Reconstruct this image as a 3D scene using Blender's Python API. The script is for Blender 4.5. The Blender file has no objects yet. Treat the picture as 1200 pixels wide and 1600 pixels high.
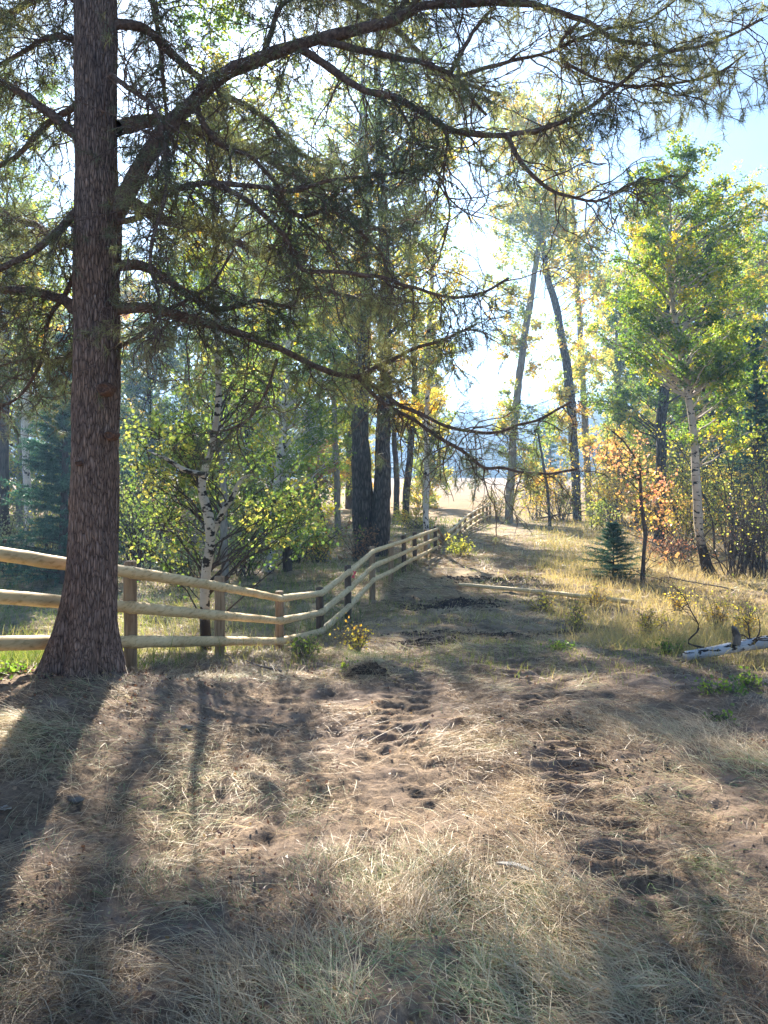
import bpy, math, numpy as np
from mathutils import Vector
PI = math.pi
R = np.random.default_rng(7)
scene = bpy.context.scene
COL = scene.collection

# ------------------------------------------------------------------ camera, sky, sun, exposure
EYE = 1.75; F = 1200.0; HY = 740.0           # eye height, focal length and horizon row of the 1200x1600 photograph
cam_d = bpy.data.cameras.new("camera"); cam = bpy.data.objects.new("camera", cam_d); COL.objects.link(cam)
cam.location = (0, 0, EYE); cam.rotation_euler = (PI/2, 0, 0)
cam_d.sensor_fit = 'VERTICAL'; cam_d.sensor_height = 36; cam_d.lens = 36*F/1600
cam_d.shift_y = -(800-HY)/1600; cam_d.clip_start = 0.05; cam_d.clip_end = 6000
scene.camera = cam
SUN = Vector((-0.192, 1.0, 0.60)).normalized()
sun_el = math.asin(SUN.z); sun_az = math.atan2(SUN.x, SUN.y)
world = bpy.data.worlds.new("World"); scene.world = world; world.use_nodes = True
wn = world.node_tree; bg = wn.nodes['Background']
sky = wn.nodes.new('ShaderNodeTexSky'); sky.sky_type = 'NISHITA'; sky.sun_disc = False
sky.sun_elevation = sun_el; sky.sun_rotation = sun_az
sky.air_density = 1.0; sky.dust_density = 0.8; sky.ozone_density = 4.0; sky.altitude = 900
wn.links.new(sky.outputs[0], bg.inputs[0]); bg.inputs[1].default_value = 0.051
sl = bpy.data.lights.new("sun", 'SUN'); sl.energy = 5.0; sl.angle = math.radians(0.53); sl.color = (1.0, 0.91, 0.79)
so = bpy.data.objects.new("sun", sl); COL.objects.link(so)
so.rotation_euler = (-SUN).to_track_quat('-Z', 'Y').to_euler(); so.location = (-20, 60, 60)
scene.view_settings.view_transform = 'Standard'; scene.view_settings.look = 'None'
scene.view_settings.exposure = 2.15; scene.view_settings.gamma = 1.0
scene.render.engine = 'CYCLES'
scene.cycles.max_bounces = 8; scene.cycles.diffuse_bounces = 3; scene.cycles.transmission_bounces = 5; scene.cycles.volume_bounces = 0

# ------------------------------------------------------------------ numeric helpers
def sm(t): t = np.clip(t, 0, 1); return t*t*(3-2*t)
def _h(i, j, s):
    n = (i.astype(np.int64)*374761393 + j.astype(np.int64)*668265263 + s*982451653) & 0x7fffffff
    n = ((n ^ (n >> 13))*1274126177) & 0x7fffffff
    return ((n ^ (n >> 16)) & 0xffff)/65535.0
def vn(x, y, s=0):
    x = np.asarray(x, float); y = np.asarray(y, float)
    i = np.floor(x); j = np.floor(y); u = sm(x-i); v = sm(y-j); i = i.astype(np.int64); j = j.astype(np.int64)
    a = _h(i, j, s); b = _h(i+1, j, s); c = _h(i, j+1, s); d = _h(i+1, j+1, s)
    return (a*(1-u)+b*u)*(1-v)+(c*(1-u)+d*u)*v
def fbm(x, y, s=0, o=3):
    r = 0; a = .5; t = 0
    for k in range(o): r = r+a*vn(x*2**k, y*2**k, s+k*17); t += a; a *= .5
    return r/t
def lane(x, y, cx0, cy0, cx1, cy1, w):
    dx, dy = cx1-cx0, cy1-cy0; L = math.hypot(dx, dy); dx /= L; dy /= L
    t = (x-cx0)*dx+(y-cy0)*dy; n = (x-cx0)*-dy+(y-cy0)*dx
    return sm((w-np.abs(n))/.09)*sm(t/.3)*sm((L-t)/.3), t
LANES = [(.75, 14.0, .02, 4.0, .25), (1.95, 14.5, 1.0, 2.9, .27)]
def zt(x, y, fine=True):
    x = np.asarray(x, float); y = np.asarray(y, float)
    rt = sm((x+1.6)/2.2); z = -.9*(sm((y-6.7)/4.9)*(1-rt)+sm((y-4.2)/11)*rt) + .27*sm((-x-.9)/1.3)*sm((7.0-y)/1.3) + 1.5*sm((y-70)/200)
    z = z - .07*np.exp(-((y-7.6)/1.1)**2)*sm((-x-.1)/.6)
    near = sm((60-y)/40)*(1-.7*np.exp(-((y-7.6)/1.1)**2)*sm((-x-.1)/.6))
    z = z + near*.14*(fbm(x*.45, y*.45, 3)-.5)
    if fine:
        f = sm((34-y)/18)
        z = z + f*(.13*(fbm(x*2.1, y*2.1, 11)-.5) + .065*(fbm(x*9, y*9, 23, 3)-.5) + .028*(np.abs(fbm(x*21, y*21, 24, 2)-.5)))
        for l in LANES:
            m, t = lane(x, y, *l)
            wob = fbm(x*4, y*4, 41)
            z = z + f*m*(-.02+.042*np.sin(2*PI*t/.17+3*wob)*np.clip(1.2*(fbm(x*1.7, y*1.7, 43)-.22), 0, 1))
    return z
def zg(x, y): return float(zt(np.array([x]), np.array([y]))[0])
def P(px, py, d): return np.array([(px-600)/F*d, d, EYE+(HY-py)/F*d])
def nrm(v): return v/np.maximum(np.linalg.norm(v, axis=-1, keepdims=True), 1e-9)

class Geo:
    def __init__(s): s.v = []; s.q = []; s.t = []; s.tri = []; s.n = 0
    def add(s, v, quads=None, tris=None, tint=None):
        v = np.asarray(v, float).reshape(-1, 3); n = len(v)
        if quads is not None and len(quads): s.q.append(np.asarray(quads)+s.n)
        if tris is not None and len(tris): s.tri.append(np.asarray(tris)+s.n)
        s.v.append(v); s.t.append(np.zeros(n) if tint is None else np.broadcast_to(tint, (n,)).astype(float)); s.n += n
    def build(s, name, mat, parent=None, loc=None, smooth=False):
        o_ = np.zeros(3)
        if parent is not None:
            q = parent
            while q is not None: o_ = o_+np.array(q.location); q = q.parent
        elif loc is not None: o_ = np.array(loc, float)
        me = bpy.data.meshes.new(name)
        V = np.concatenate(s.v)-o_; T = np.concatenate(s.t)
        q = np.concatenate(s.q) if s.q else np.zeros((0, 4), int); t = np.concatenate(s.tri) if s.tri else np.zeros((0, 3), int)
        me.vertices.add(len(V)); me.vertices.foreach_set('co', V.astype(np.float32).ravel())
        nl = q.size+t.size; me.loops.add(nl); me.loops.foreach_set('vertex_index', np.concatenate([q.ravel(), t.ravel()]).astype(np.int32))
        npoly = len(q)+len(t); me.polygons.add(npoly)
        ls = np.concatenate([np.arange(len(q))*4, q.size+np.arange(len(t))*3]).astype(np.int32)
        me.polygons.foreach_set('loop_start', ls)
        me.polygons.foreach_set('use_smooth', np.full(npoly, smooth))
        at = me.attributes.new('tint', 'FLOAT', 'POINT'); at.data.foreach_set('value', T.astype(np.float32))
        me.update(calc_edges=True); me.materials.append(mat)
        ob = bpy.data.objects.new(name, me); COL.objects.link(ob)
        if parent is not None: ob.parent = parent
        elif loc is not None: ob.location = loc
        return ob
def tag(o, label=None, cat=None, group=None, kind=None):
    if label: o['label'] = label
    if cat: o['category'] = cat
    if group: o['group'] = group
    if kind: o['kind'] = kind
    return o
def empty(name, loc, label, cat, group=None):
    o = bpy.data.objects.new(name, None); COL.objects.link(o); o.location = loc; o.empty_display_size = .2
    return tag(o, label, cat, group)

def tubes(g, Pt, Rd, k=6, tint=0, rough=0):
    Pt = np.asarray(Pt, float); Rd = np.asarray(Rd, float)
    if Pt.ndim == 2: Pt = Pt[None]; Rd = Rd[None]
    M, n, _ = Pt.shape
    T = nrm(np.gradient(Pt, axis=1)); ov = nrm(Pt[:, -1]-Pt[:, 0])
    ref = np.where(np.abs(ov[:, 2:3]) < .8, np.array([[0, 0, 1.]]), np.array([[1., 0, 0]]))[:, None, :]
    N = nrm(ref-(ref*T).sum(-1, keepdims=True)*T); B = np.cross(T, N)
    a = np.arange(k)*2*PI/k
    rr = Rd[:, :, None]*(1+rough*(R.random((M, n, k))-.5)) if rough else np.repeat(Rd[:, :, None], k, 2)
    V = Pt[:, :, None]+rr[..., None]*(np.cos(a)[None, None, :, None]*N[:, :, None]+np.sin(a)[None, None, :, None]*B[:, :, None])
    m, i, j = np.meshgrid(np.arange(M), np.arange(n-1), np.arange(k), indexing='ij')
    b = m*n*k; j2 = (j+1) % k
    q = np.stack([b+i*k+j, b+i*k+j2, b+(i+1)*k+j2, b+(i+1)*k+j], -1).reshape(-1, 4)
    tt = np.repeat(np.broadcast_to(tint, (M,)), n*k)
    g.add(V, q, tint=tt)
def spline(pts, step=.08):
    pts = np.asarray(pts, float); D = pts.shape[1]
    e = np.concatenate([2*pts[:1]-pts[1:2], pts, 2*pts[-1:]-pts[-2:-1]])
    out = []
    for i in range(len(pts)-1):
        a, b, c, d = e[i:i+4]; n = max(2, int(np.linalg.norm((c-b)[:3])/step)); t = np.linspace(0, 1, n, endpoint=False)[:, None]
        out.append(.5*((2*b)+(-a+c)*t+(2*a-5*b+4*c-d)*t*t+(-a+3*b-3*c+d)*t**3))
    out.append(pts[-1:]); return np.concatenate(out)
def walk(S, D, L, n, curl, grav):
    D = nrm(D); pts = [S]; st = (np.broadcast_to(L, (len(S),))/(n-1))[:, None]
    for i in range(n-1):
        D = nrm(D+R.normal(size=D.shape)*curl+np.array([0, 0, -grav])); pts.append(pts[-1]+D*st)
    return np.stack(pts, 1)
def spawn(Pt, per, t0=.15, t1=1.0, spread=1.0, fwd=.5, down=.2):
    """start points and directions of side twigs on polylines Pt[M,n,3]; per twigs each"""
    M, n, _ = Pt.shape; t = R.uniform(t0, t1, (M, per))*(n-1); i = np.minimum(t.astype(int), n-2); f = (t-i)[..., None]
    m = np.arange(M)[:, None]; A = Pt[m, i]; B = Pt[m, i+1]; S = A+(B-A)*f; T = nrm(B-A)
    D = nrm(T*fwd+nrm(R.normal(size=T.shape))*spread+np.array([0, 0, -down])); return S.reshape(-1, 3), D.reshape(-1, 3), (t/(n-1)).reshape(-1)
def leaves(g, C, size, tint, hang=.35, aspect=.8):
    N = len(C); size = np.broadcast_to(size, (N,))[:, None]
    u = nrm(R.normal(size=(N, 3))-np.array([0, 0, hang])); w = nrm(np.cross(u, R.normal(size=(N, 3)))); nn = np.cross(u, w)
    V = np.stack([C, C+u*size*.45+w*size*.5*aspect+nn*size*.06, C+u*size-nn*size*.05, C+u*size*.45-w*size*.5*aspect+nn*size*.06], 1)
    g.add(V, np.arange(N*4).reshape(N, 4), tint=np.repeat(tint, 4))
def tufts(g, C, D, m=26, ln=.075, w=.0022, tint=0.5, back=.09):
    N = len(C); D = nrm(D)
    s = R.uniform(-back, .01, (N, m, 1)); B = C[:, None]+D[:, None]*s
    d = nrm(D[:, None]*R.uniform(.25, .9, (N, m, 1))+nrm(R.normal(size=(N, m, 3)))*.85)
    L = R.uniform(.7, 1.15, (N, m, 1))*ln; tip = B+d*L+np.array([0, 0, -.12])*L
    sd = nrm(np.cross(d, R.normal(size=(N, m, 3))))*w
    V = np.stack([B-sd, B+sd, tip], 2).reshape(-1, 3)
    tt = np.repeat(np.clip(np.broadcast_to(tint, (N,))[:, None]+R.normal(size=(N, m))*.08, 0, 1).reshape(-1), 3)
    g.add(V, tris=np.arange(N*m*3).reshape(-1, 3), tint=tt)
def ribbons(g, B, D, L, w, segs, tint, arch):
    """curved grass blades. arch: how far (times length) the tip falls below the straight line"""
    N = len(B); D = nrm(D); side = nrm(np.cross(D, np.array([0, 0, 1.])+R.normal(size=(N, 3))*.4))
    L = np.broadcast_to(L, (N,))[:, None]; w = np.broadcast_to(w, (N,))[:, None]; arch = np.broadcast_to(arch, (N,))[:, None]
    bend = R.normal(size=(N, 3))*.18*L; rows = []
    for i in range(segs+1):
        t = i/segs; c = B+D*L*t+bend*t*t; c = c-np.array([0, 0, 1.])*arch*L*t*t
        hw = side*w*.5*(1-.85*t**1.6); rows.append(np.stack([c-hw, c+hw], 1))
    V = np.stack(rows, 1); k = 2*(segs+1); b = (np.arange(N)*k)[:, None]; i = (np.arange(segs)*2)[None]
    q = np.stack([b+i, b+i+1, b+i+3, b+i+2], -1).reshape(-1, 4); g.add(V.reshape(-1, 3), q, tint=np.repeat(tint, k))

# ------------------------------------------------------------------ materials
def newmat(name):
    m = bpy.data.materials.new(name); m.use_nodes = True; nt = m.node_tree; nt.nodes.clear()
    out = nt.nodes.new('ShaderNodeOutputMaterial'); return m, nt, out
def ramp(nt, stops, src=None):
    r = nt.nodes.new('ShaderNodeValToRGB'); e = r.color_ramp.elements
    while len(e) < len(stops): e.new(.5)
    for k, (p, c) in enumerate(stops): e[k].position = p; e[k].color = (*c, 1)
    if src is not None: nt.links.new(src, r.inputs[0])
    return r.outputs[0]
def noise(nt, scale, detail=4, vec=None, rough=.55):
    n = nt.nodes.new('ShaderNodeTexNoise'); n.inputs['Scale'].default_value = scale; n.inputs['Detail'].default_value = detail
    n.inputs['Roughness'].default_value = rough
    if vec is not None: nt.links.new(vec, n.inputs['Vector'])
    return n.outputs[0]
def objco(nt, sc=(1, 1, 1)):
    t = nt.nodes.new('ShaderNodeTexCoord'); mp = nt.nodes.new('ShaderNodeMapping'); mp.inputs['Scale'].default_value = sc
    nt.links.new(t.outputs['Object'], mp.inputs['Vector']); return mp.outputs[0]
def mixc(nt, f, a, b, mode='MIX'):
    n = nt.nodes.new('ShaderNodeMix'); n.data_type = 'RGBA'; n.blend_type = mode
    for s, v in ((n.inputs[0], f), (n.inputs[6], a), (n.inputs[7], b)):
        if hasattr(v, 'links'): nt.links.new(v, s)
        else: s.default_value = v if not isinstance(v, tuple) else (*v, 1)
    return n.outputs[2]
def leafmat(name, stops, trans=.5, gloss=.06, emul=1.0):
    m, nt, out = newmat(name)
    a = nt.nodes.new('ShaderNodeAttribute'); a.attribute_name = 'tint'; c = ramp(nt, stops, a.outputs['Fac'])
    d = nt.nodes.new('ShaderNodeBsdfDiffuse'); nt.links.new(c, d.inputs[0])
    t = nt.nodes.new('ShaderNodeBsdfTranslucent')
    hs = nt.nodes.new('ShaderNodeHueSaturation'); hs.inputs['Saturation'].default_value = 1.1; hs.inputs['Value'].default_value = 2.2*emul
    nt.links.new(c, hs.inputs['Color']); nt.links.new(hs.outputs[0], t.inputs[0])
    mx = nt.nodes.new('ShaderNodeMixShader'); mx.inputs[0].default_value = trans
    nt.links.new(d.outputs[0], mx.inputs[1]); nt.links.new(t.outputs[0], mx.inputs[2])
    gl = nt.nodes.new('ShaderNodeBsdfGlossy'); gl.inputs['Roughness'].default_value = .45
    m2 = nt.nodes.new('ShaderNodeMixShader'); m2.inputs[0].default_value = gloss
    nt.links.new(mx.outputs[0], m2.inputs[1]); nt.links.new(gl.outputs[0], m2.inputs[2]); nt.links.new(m2.outputs[0], out.inputs[0])
    return m
def solid(name, col_fn, rough=.85, bump=None, bstr=.6, bdist=.02, spec=.3):
    m, nt, out = newmat(name); p = nt.nodes.new('ShaderNodeBsdfPrincipled'); p.inputs['Roughness'].default_value = rough
    p.inputs['Specular IOR Level'].default_value = spec
    nt.links.new(col_fn(nt), p.inputs['Base Color'])
    if bump:
        b = nt.nodes.new('ShaderNodeBump'); b.inputs['Strength'].default_value = bstr; b.inputs['Distance'].default_value = bdist
        nt.links.new(bump(nt), b.inputs['Height']); nt.links.new(b.outputs[0], p.inputs['Normal'])
    nt.links.new(p.outputs[0], out.inputs[0]); return m
def vcells(nt, vec, scale):
    v = nt.nodes.new('ShaderNodeTexVoronoi'); v.feature = 'DISTANCE_TO_EDGE'; v.inputs['Scale'].default_value = scale; nt.links.new(vec, v.inputs['Vector']); return v.outputs['Distance']
def warp(nt, vec, sc, amt):
    n = nt.nodes.new('ShaderNodeTexNoise'); n.inputs['Scale'].default_value = sc; nt.links.new(vec, n.inputs['Vector'])
    a = nt.nodes.new('ShaderNodeVectorMath'); a.operation = 'MULTIPLY_ADD'; a.inputs[1].default_value = (amt,)*3
    nt.links.new(n.outputs[1], a.inputs[0]); nt.links.new(vec, a.inputs[2]); return a.outputs[0]
def pinebark_c(nt):
    v = warp(nt, objco(nt, (40, 40, 7)), 1.2, .9)
    c = ramp(nt, [(0, (.05, .036, .032)), (.07, (.19, .145, .13)), (.3, (.33, .26, .235)), (.8, (.44, .355, .325))], vcells(nt, v, 1.5))
    n = ramp(nt, [(.32, (.35, .33, .33)), (.62, (1.15, 1.08, 1.02))], noise(nt, 55, 6, objco(nt, (1, 1, .13)), .7))
    big = ramp(nt, [(.35, (.85, .85, .87)), (.65, (1.3, 1.22, 1.1))], noise(nt, 3.2, 5, objco(nt, (1, 1, .5)), .65))
    return mixc(nt, 1.0, mixc(nt, 1.0, c, n, 'MULTIPLY'), big, 'MULTIPLY')
M = {}
M['pine_bark'] = solid('pine_bark', pinebark_c, .9, lambda nt: vcells(nt, warp(nt, objco(nt, (40, 40, 7)), 1.2, .9), 1.5), 1.0, .03)
M['pine_limb'] = solid('pine_limb', lambda nt: ramp(nt, [(.3, (.06, .042, .036)), (.7, (.22, .15, .12))], noise(nt, 40, 5, objco(nt))), .9, lambda nt: noise(nt, 60, 4, objco(nt)), .8, .01)
M['pine_twig'] = solid('pine_twig', lambda nt: ramp(nt, [(.3, (.035, .022, .017)), (.7, (.12, .075, .05))], noise(nt, 30, 3, objco(nt))), .9)
M['knot'] = solid('knot_wood', lambda nt: ramp(nt, [(.3, (.05, .03, .024)), (.7, (.20, .11, .075))], noise(nt, 70, 4, objco(nt))), .8)
M['cotton_bark'] = solid('cottonwood_bark', lambda nt: ramp(nt, [(0, (.03, .026, .024)), (.3, (.15, .135, .12)), (.8, (.26, .235, .21))], vcells(nt, warp(nt, objco(nt, (9, 9, 2)), 1.2, .8), 1.5)), .9,
                          lambda nt: vcells(nt, warp(nt, objco(nt, (9, 9, 2)), 1.2, .8), 1.5), 1.0, .08)
M['dark_bark'] = solid('dark_bark', lambda nt: ramp(nt, [(.3, (.03, .025, .022)), (.7, (.12, .095, .08))], noise(nt, 8, 5, objco(nt, (3, 3, .6)))), .9)
M['grey_bark'] = solid('grey_bark', lambda nt: ramp(nt, [(.3, (.12, .11, .09)), (.7, (.34, .31, .25))], noise(nt, 6, 5, objco(nt, (3, 3, .7)))), .85)
def aspen_c(dark_h, pale=(.62, .58, .50), band=14, th=.58):
    def f(nt):
        base = ramp(nt, [(.35, tuple(.72*c for c in pale)), (.65, pale)], noise(nt, 5, 4, objco(nt)))
        scars = ramp(nt, [(th, (0, 0, 0)), (th+.04, (1, 1, 1))], noise(nt, 1, 3, objco(nt, (7, 7, band))))
        c = mixc(nt, scars, base, (.025, .022, .02))
        t = nt.nodes.new('ShaderNodeTexCoord'); sx = nt.nodes.new('ShaderNodeSeparateXYZ'); nt.links.new(t.outputs['Object'], sx.inputs[0])
        ad = nt.nodes.new('ShaderNodeMath'); ad.operation = 'MULTIPLY_ADD'; ad.inputs[1].default_value = .9; nt.links.new(noise(nt, 3.5, 4, objco(nt)), ad.inputs[0]); nt.links.new(sx.outputs[2], ad.inputs[2])
        k = ramp(nt, [(0, (1, 1, 1)), (1, (0, 0, 0))]); rn = k.node
        mr = nt.nodes.new('ShaderNodeMapRange'); mr.inputs[1].default_value = dark_h+.25; mr.inputs[2].default_value = dark_h+.65
        nt.links.new(ad.outputs[0], mr.inputs[0]); nt.links.new(mr.outputs[0], rn.inputs[0])
        return mixc(nt, k, c, (.03, .026, .024))
    return f
M['aspen_low'] = solid('aspen_bark_scarred', aspen_c(.55, (.50, .46, .38), 13, .53), .7)
M['aspen_mid'] = solid('aspen_bark_black_foot', aspen_c(.95, (.56, .47, .36)), .7)
M['aspen_white'] = solid('aspen_bark_white', aspen_c(-2, (.66, .64, .60), 6), .7)
def pole_c(nt):
    a = ramp(nt, [(.3, (.64, .46, .23)), (.7, (.82, .66, .38))], noise(nt, 2.2, 4, objco(nt)))
    s = ramp(nt, [(.28, (.62, .55, .45)), (.5, (1, 1, 1))], noise(nt, 45, 4, objco(nt, (1, .12, 1))))
    k = ramp(nt, [(.70, (1, 1, 1)), (.78, (.45, .32, .2))], noise(nt, 14, 2, objco(nt)))
    return mixc(nt, 1., mixc(nt, 1., a, s, 'MULTIPLY'), k, 'MULTIPLY')
M['pole'] = solid('peeled_pole', pole_c, .6, lambda nt: noise(nt, 50, 4, objco(nt, (1, .3, 1))), .35, .006)
def post_c(nt):
    a = ramp(nt, [(.3, (.27, .175, .10)), (.7, (.44, .31, .19))], noise(nt, 3, 4, objco(nt)))
    s = ramp(nt, [(.3, (.5, .45, .4)), (.55, (1, 1, 1))], noise(nt, 40, 4, objco(nt, (1, 1, .1))))
    return mixc(nt, 1., a, s, 'MULTIPLY')
M['post'] = solid('fence_post_wood', post_c, .75, lambda nt: noise(nt, 40, 4, objco(nt, (1, 1, .1))), .5, .008)
M['post_dark'] = solid('fence_post_dark', lambda nt: ramp(nt, [(.3, (.06, .042, .03)), (.7, (.16, .11, .075))], noise(nt, 30, 4, objco(nt, (1, 1, .15)))), .8)
M['ribbon'] = solid('pink_ribbon', lambda nt: ramp(nt, [(0, (.75, .08, .12)), (1, (.85, .12, .18))], noise(nt, 3, 1, objco(nt))), .5)
M['stone'] = solid('stone', lambda nt: ramp(nt, [(.3, (.10, .09, .08)), (.7, (.22, .20, .17))], noise(nt, 30, 4, objco(nt))), .85)
M['chip'] = solid('weathered_wood', lambda nt: ramp(nt, [(.3, (.42, .39, .34)), (.7, (.66, .62, .55))], noise(nt, 30, 4, objco(nt, (1, .2, 1)))), .8)
M['cone'] = solid('cone_scales', lambda nt: ramp(nt, [(.3, (.02, .014, .011)), (.7, (.075, .05, .037))], noise(nt, 90, 3, objco(nt))), .8)
M['deadwood'] = solid('dead_wood', lambda nt: ramp(nt, [(.3, (.08, .065, .055)), (.7, (.27, .225, .185))], noise(nt, 12, 4, objco(nt))), .85)

M['needles'] = leafmat('pine_needles', [(0, (.035, .055, .03)), (.4, (.10, .12, .05)), (.75, (.20, .20, .07)), (1, (.32, .22, .10))], .42, .1)
M['leaf_green'] = leafmat('leaf_green', [(0, (.05, .10, .02)), (.5, (.14, .21, .035)), (.8, (.30, .33, .05)), (1, (.48, .36, .05))], .55)
M['leaf_yellow'] = leafmat('leaf_yellow_green', [(0, (.09, .14, .03)), (.4, (.24, .28, .06)), (.75, (.45, .37, .08)), (1, (.55, .33, .07))], .55)
M['leaf_bright'] = leafmat('leaf_bright', [(0, (.07, .12, .03)), (.5, (.17, .23, .055)), (1, (.38, .34, .09))], .55)
M['leaf_orange'] = leafmat('leaf_orange', [(0, (.38, .28, .07)), (.5, (.55, .32, .14)), (1, (.62, .27, .17))], .45)
M['leaf_red'] = leafmat('leaf_red', [(0, (.17, .11, .06)), (.5, (.27, .15, .08)), (1, (.30, .12, .07))], .45)
M['leaf_grey'] = leafmat('leaf_grey_green', [(0, (.05, .08, .035)), (.6, (.14, .18, .08)), (1, (.30, .28, .12))], .45, .12)
M['spruce'] = leafmat('spruce_needles', [(0, (.015, .05, .032)), (.6, (.045, .12, .07)), (1, (.11, .21, .12))], .3)
M['farwood'] = leafmat('far_conifers', [(0, (.015, .03, .02)), (1, (.045, .07, .04))], .2)
M['straw'] = leafmat('straw', [(0, (.19, .13, .085)), (.3, (.47, .35, .22)), (.65, (.72, .59, .39)), (.84, (.42, .46, .25)), (1, (.22, .31, .12))], .3, .05, .6)
M['grass_green'] = leafmat('grass_green', [(0, (.045, .075, .02)), (.5, (.13, .18, .04)), (.8, (.32, .31, .09)), (1, (.48, .40, .18))], .45, .05, .8)
M['grass_gold'] = leafmat('grass_gold', [(0, (.19, .21, .07)), (.4, (.44, .36, .15)), (1, (.58, .45, .25))], .4, .05, .7)
M['litter'] = leafmat('fallen_leaves', [(0, (.05, .03, .022)), (.4, (.16, .075, .045)), (.75, (.33, .17, .09)), (1, (.45, .36, .16))], .2, .1, .6)

def ground_mat():
    m, nt, out = newmat('trampled_ground'); p = nt.nodes.new('ShaderNodeBsdfPrincipled'); p.inputs['Roughness'].default_value = .95
    p.inputs['Specular IOR Level'].default_value = .15
    co = objco(nt)
    dirt = ramp(nt, [(.3, (.085, .064, .05)), (.5, (.25, .185, .14)), (.72, (.42, .325, .245))], noise(nt, 5, 8, co, .7))
    strawy = ramp(nt, [(.38, (.10, .07, .05)), (.62, (.40, .29, .19))], noise(nt, 26, 6, co, .75))
    msk = ramp(nt, [(.42, (0, 0, 0)), (.58, (1, 1, 1))], noise(nt, 1.6, 5, co, .65))
    near = mixc(nt, msk, dirt, strawy)
    green = ramp(nt, [(.32, (.05, .038, .028)), (.43, (.17, .13, .085)), (.55, (.40, .31, .20)), (.75, (.30, .28, .13))], noise(nt, 1.1, 8, co, .7))
    gold = ramp(nt, [(.3, (.23, .145, .06)), (.7, (.35, .235, .11))], noise(nt, .12, 8, co, .7))
    sx = nt.nodes.new('ShaderNodeSeparateXYZ'); nt.links.new(co, sx.inputs[0])
    def mr(a, b):
        k = nt.nodes.new('ShaderNodeMapRange'); k.inputs[1].default_value = a; k.inputs[2].default_value = b; nt.links.new(sx.outputs[1], k.inputs[0]); return k.outputs[0]
    c = mixc(nt, mr(9, 15), near, green); c = mixc(nt, mr(38, 60), c, gold); nt.links.new(c, p.inputs['Base Color'])
    b = nt.nodes.new('ShaderNodeBump'); b.inputs['Strength'].default_value = .8; b.inputs['Distance'].default_value = .03
    nt.links.new(noise(nt, 30, 7, co, .75), b.inputs['Height']); nt.links.new(b.outputs[0], p.inputs['Normal']); nt.links.new(p.outputs[0], out.inputs[0]); return m

# ------------------------------------------------------------------ setting: ground, hill
def grid(xs_fn, ys, nx, name, mat, zfn, kind='structure'):
    u = np.linspace(-1, 1, nx); Y = np.repeat(ys[:, None], nx, 1); X = xs_fn(u[None], Y); Z = zfn(X, Y)
    ny = len(ys); i, j = np.meshgrid(np.arange(ny-1), np.arange(nx-1), indexing='ij'); a = i*nx+j
    g = Geo(); g.add(np.stack([X, Y, Z], -1), np.stack([a, a+1, a+nx+1, a+nx], -1).reshape(-1, 4))
    o = g.build(name, mat, smooth=True); tag(o, kind=kind); return o
ys = np.concatenate([np.arange(-14, 1.6, .4), np.arange(1.6, 9, .018), 9*np.exp(np.linspace(0, math.log(40/9), 430))[:-1], 40*np.exp(np.linspace(0, math.log(3000/40), 110))])
grid(lambda u, Y: (np.sign(u)*np.abs(u)**1.25)*(6+np.maximum(Y, 0)*1.3), ys, 620, 'ground', ground_mat(), zt)
def hz(x, y):
    r = 35*sm((y-232)/95)*(.72+.55*fbm(x*.008+3, y*.008, 5))
    r = r*(.8+.25*sm((x-20)/120)+.2*sm((-x-10)/100))
    return zt(x, y, False)-1.0+r
grid(lambda u, Y: u*(450+Y*.5), np.linspace(225, 1400, 120), 200, 'wooded_hill', solid('hill_ground', lambda nt: ramp(nt, [(.3, (.03, .045, .025)), (.7, (.07, .08, .045))], noise(nt, .05, 6, objco(nt))), .95), hz)

# ------------------------------------------------------------------ far conifer wood on the hill
def conifer(g, x, y, z, h, rad, layers, k, droop=.25, trunk=True, dens=1):
    """many narrow boughs in whorls; each bough a kite"""
    n = layers*k; li = np.repeat(np.arange(layers), k); t = (li+R.uniform(-.4, .4, n))/layers
    a = R.uniform(0, 2*PI, n); r = rad*(1-t)**.85*R.uniform(.55, 1.1, n)+.04*rad; zz = z+h*(.06+.94*t)
    d = np.stack([np.cos(a), np.sin(a), np.zeros(n)], 1); sd = np.stack([-np.sin(a), np.cos(a), np.zeros(n)], 1)
    c = np.stack([np.full(n, x), np.full(n, y), zz], 1); w = (r*.33)[:, None]; r = r[:, None]; dz = np.array([0, 0, -droop])
    V = np.stack([c, c+d*r*.6+sd*w+dz*r*.7, c+d*r+dz*r*1.1, c+d*r*.6-sd*w+dz*r*.7], 1)
    g.add(V, np.arange(n*4).reshape(n, 4), tint=np.repeat(R.random(n)*.8+.1, 4))
g = Geo()
for i in range(1500):
    d = 236+180*R.random()**1.5; x = R.uniform(-.75, .85)*d; h = R.uniform(9, 17)*(1 if R.random() < .8 else 1.25)
    conifer(g, x, d, float(hz(np.array([x]), np.array([d]))[0])-.5, h, h*.17, 16, 5)
tag(g.build('conifer_wood', M['farwood'], loc=(0, 300, 10)), 'hazy blue mass of conifers covering the far hill beyond the golden meadow', 'woodland', kind='stuff')

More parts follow.
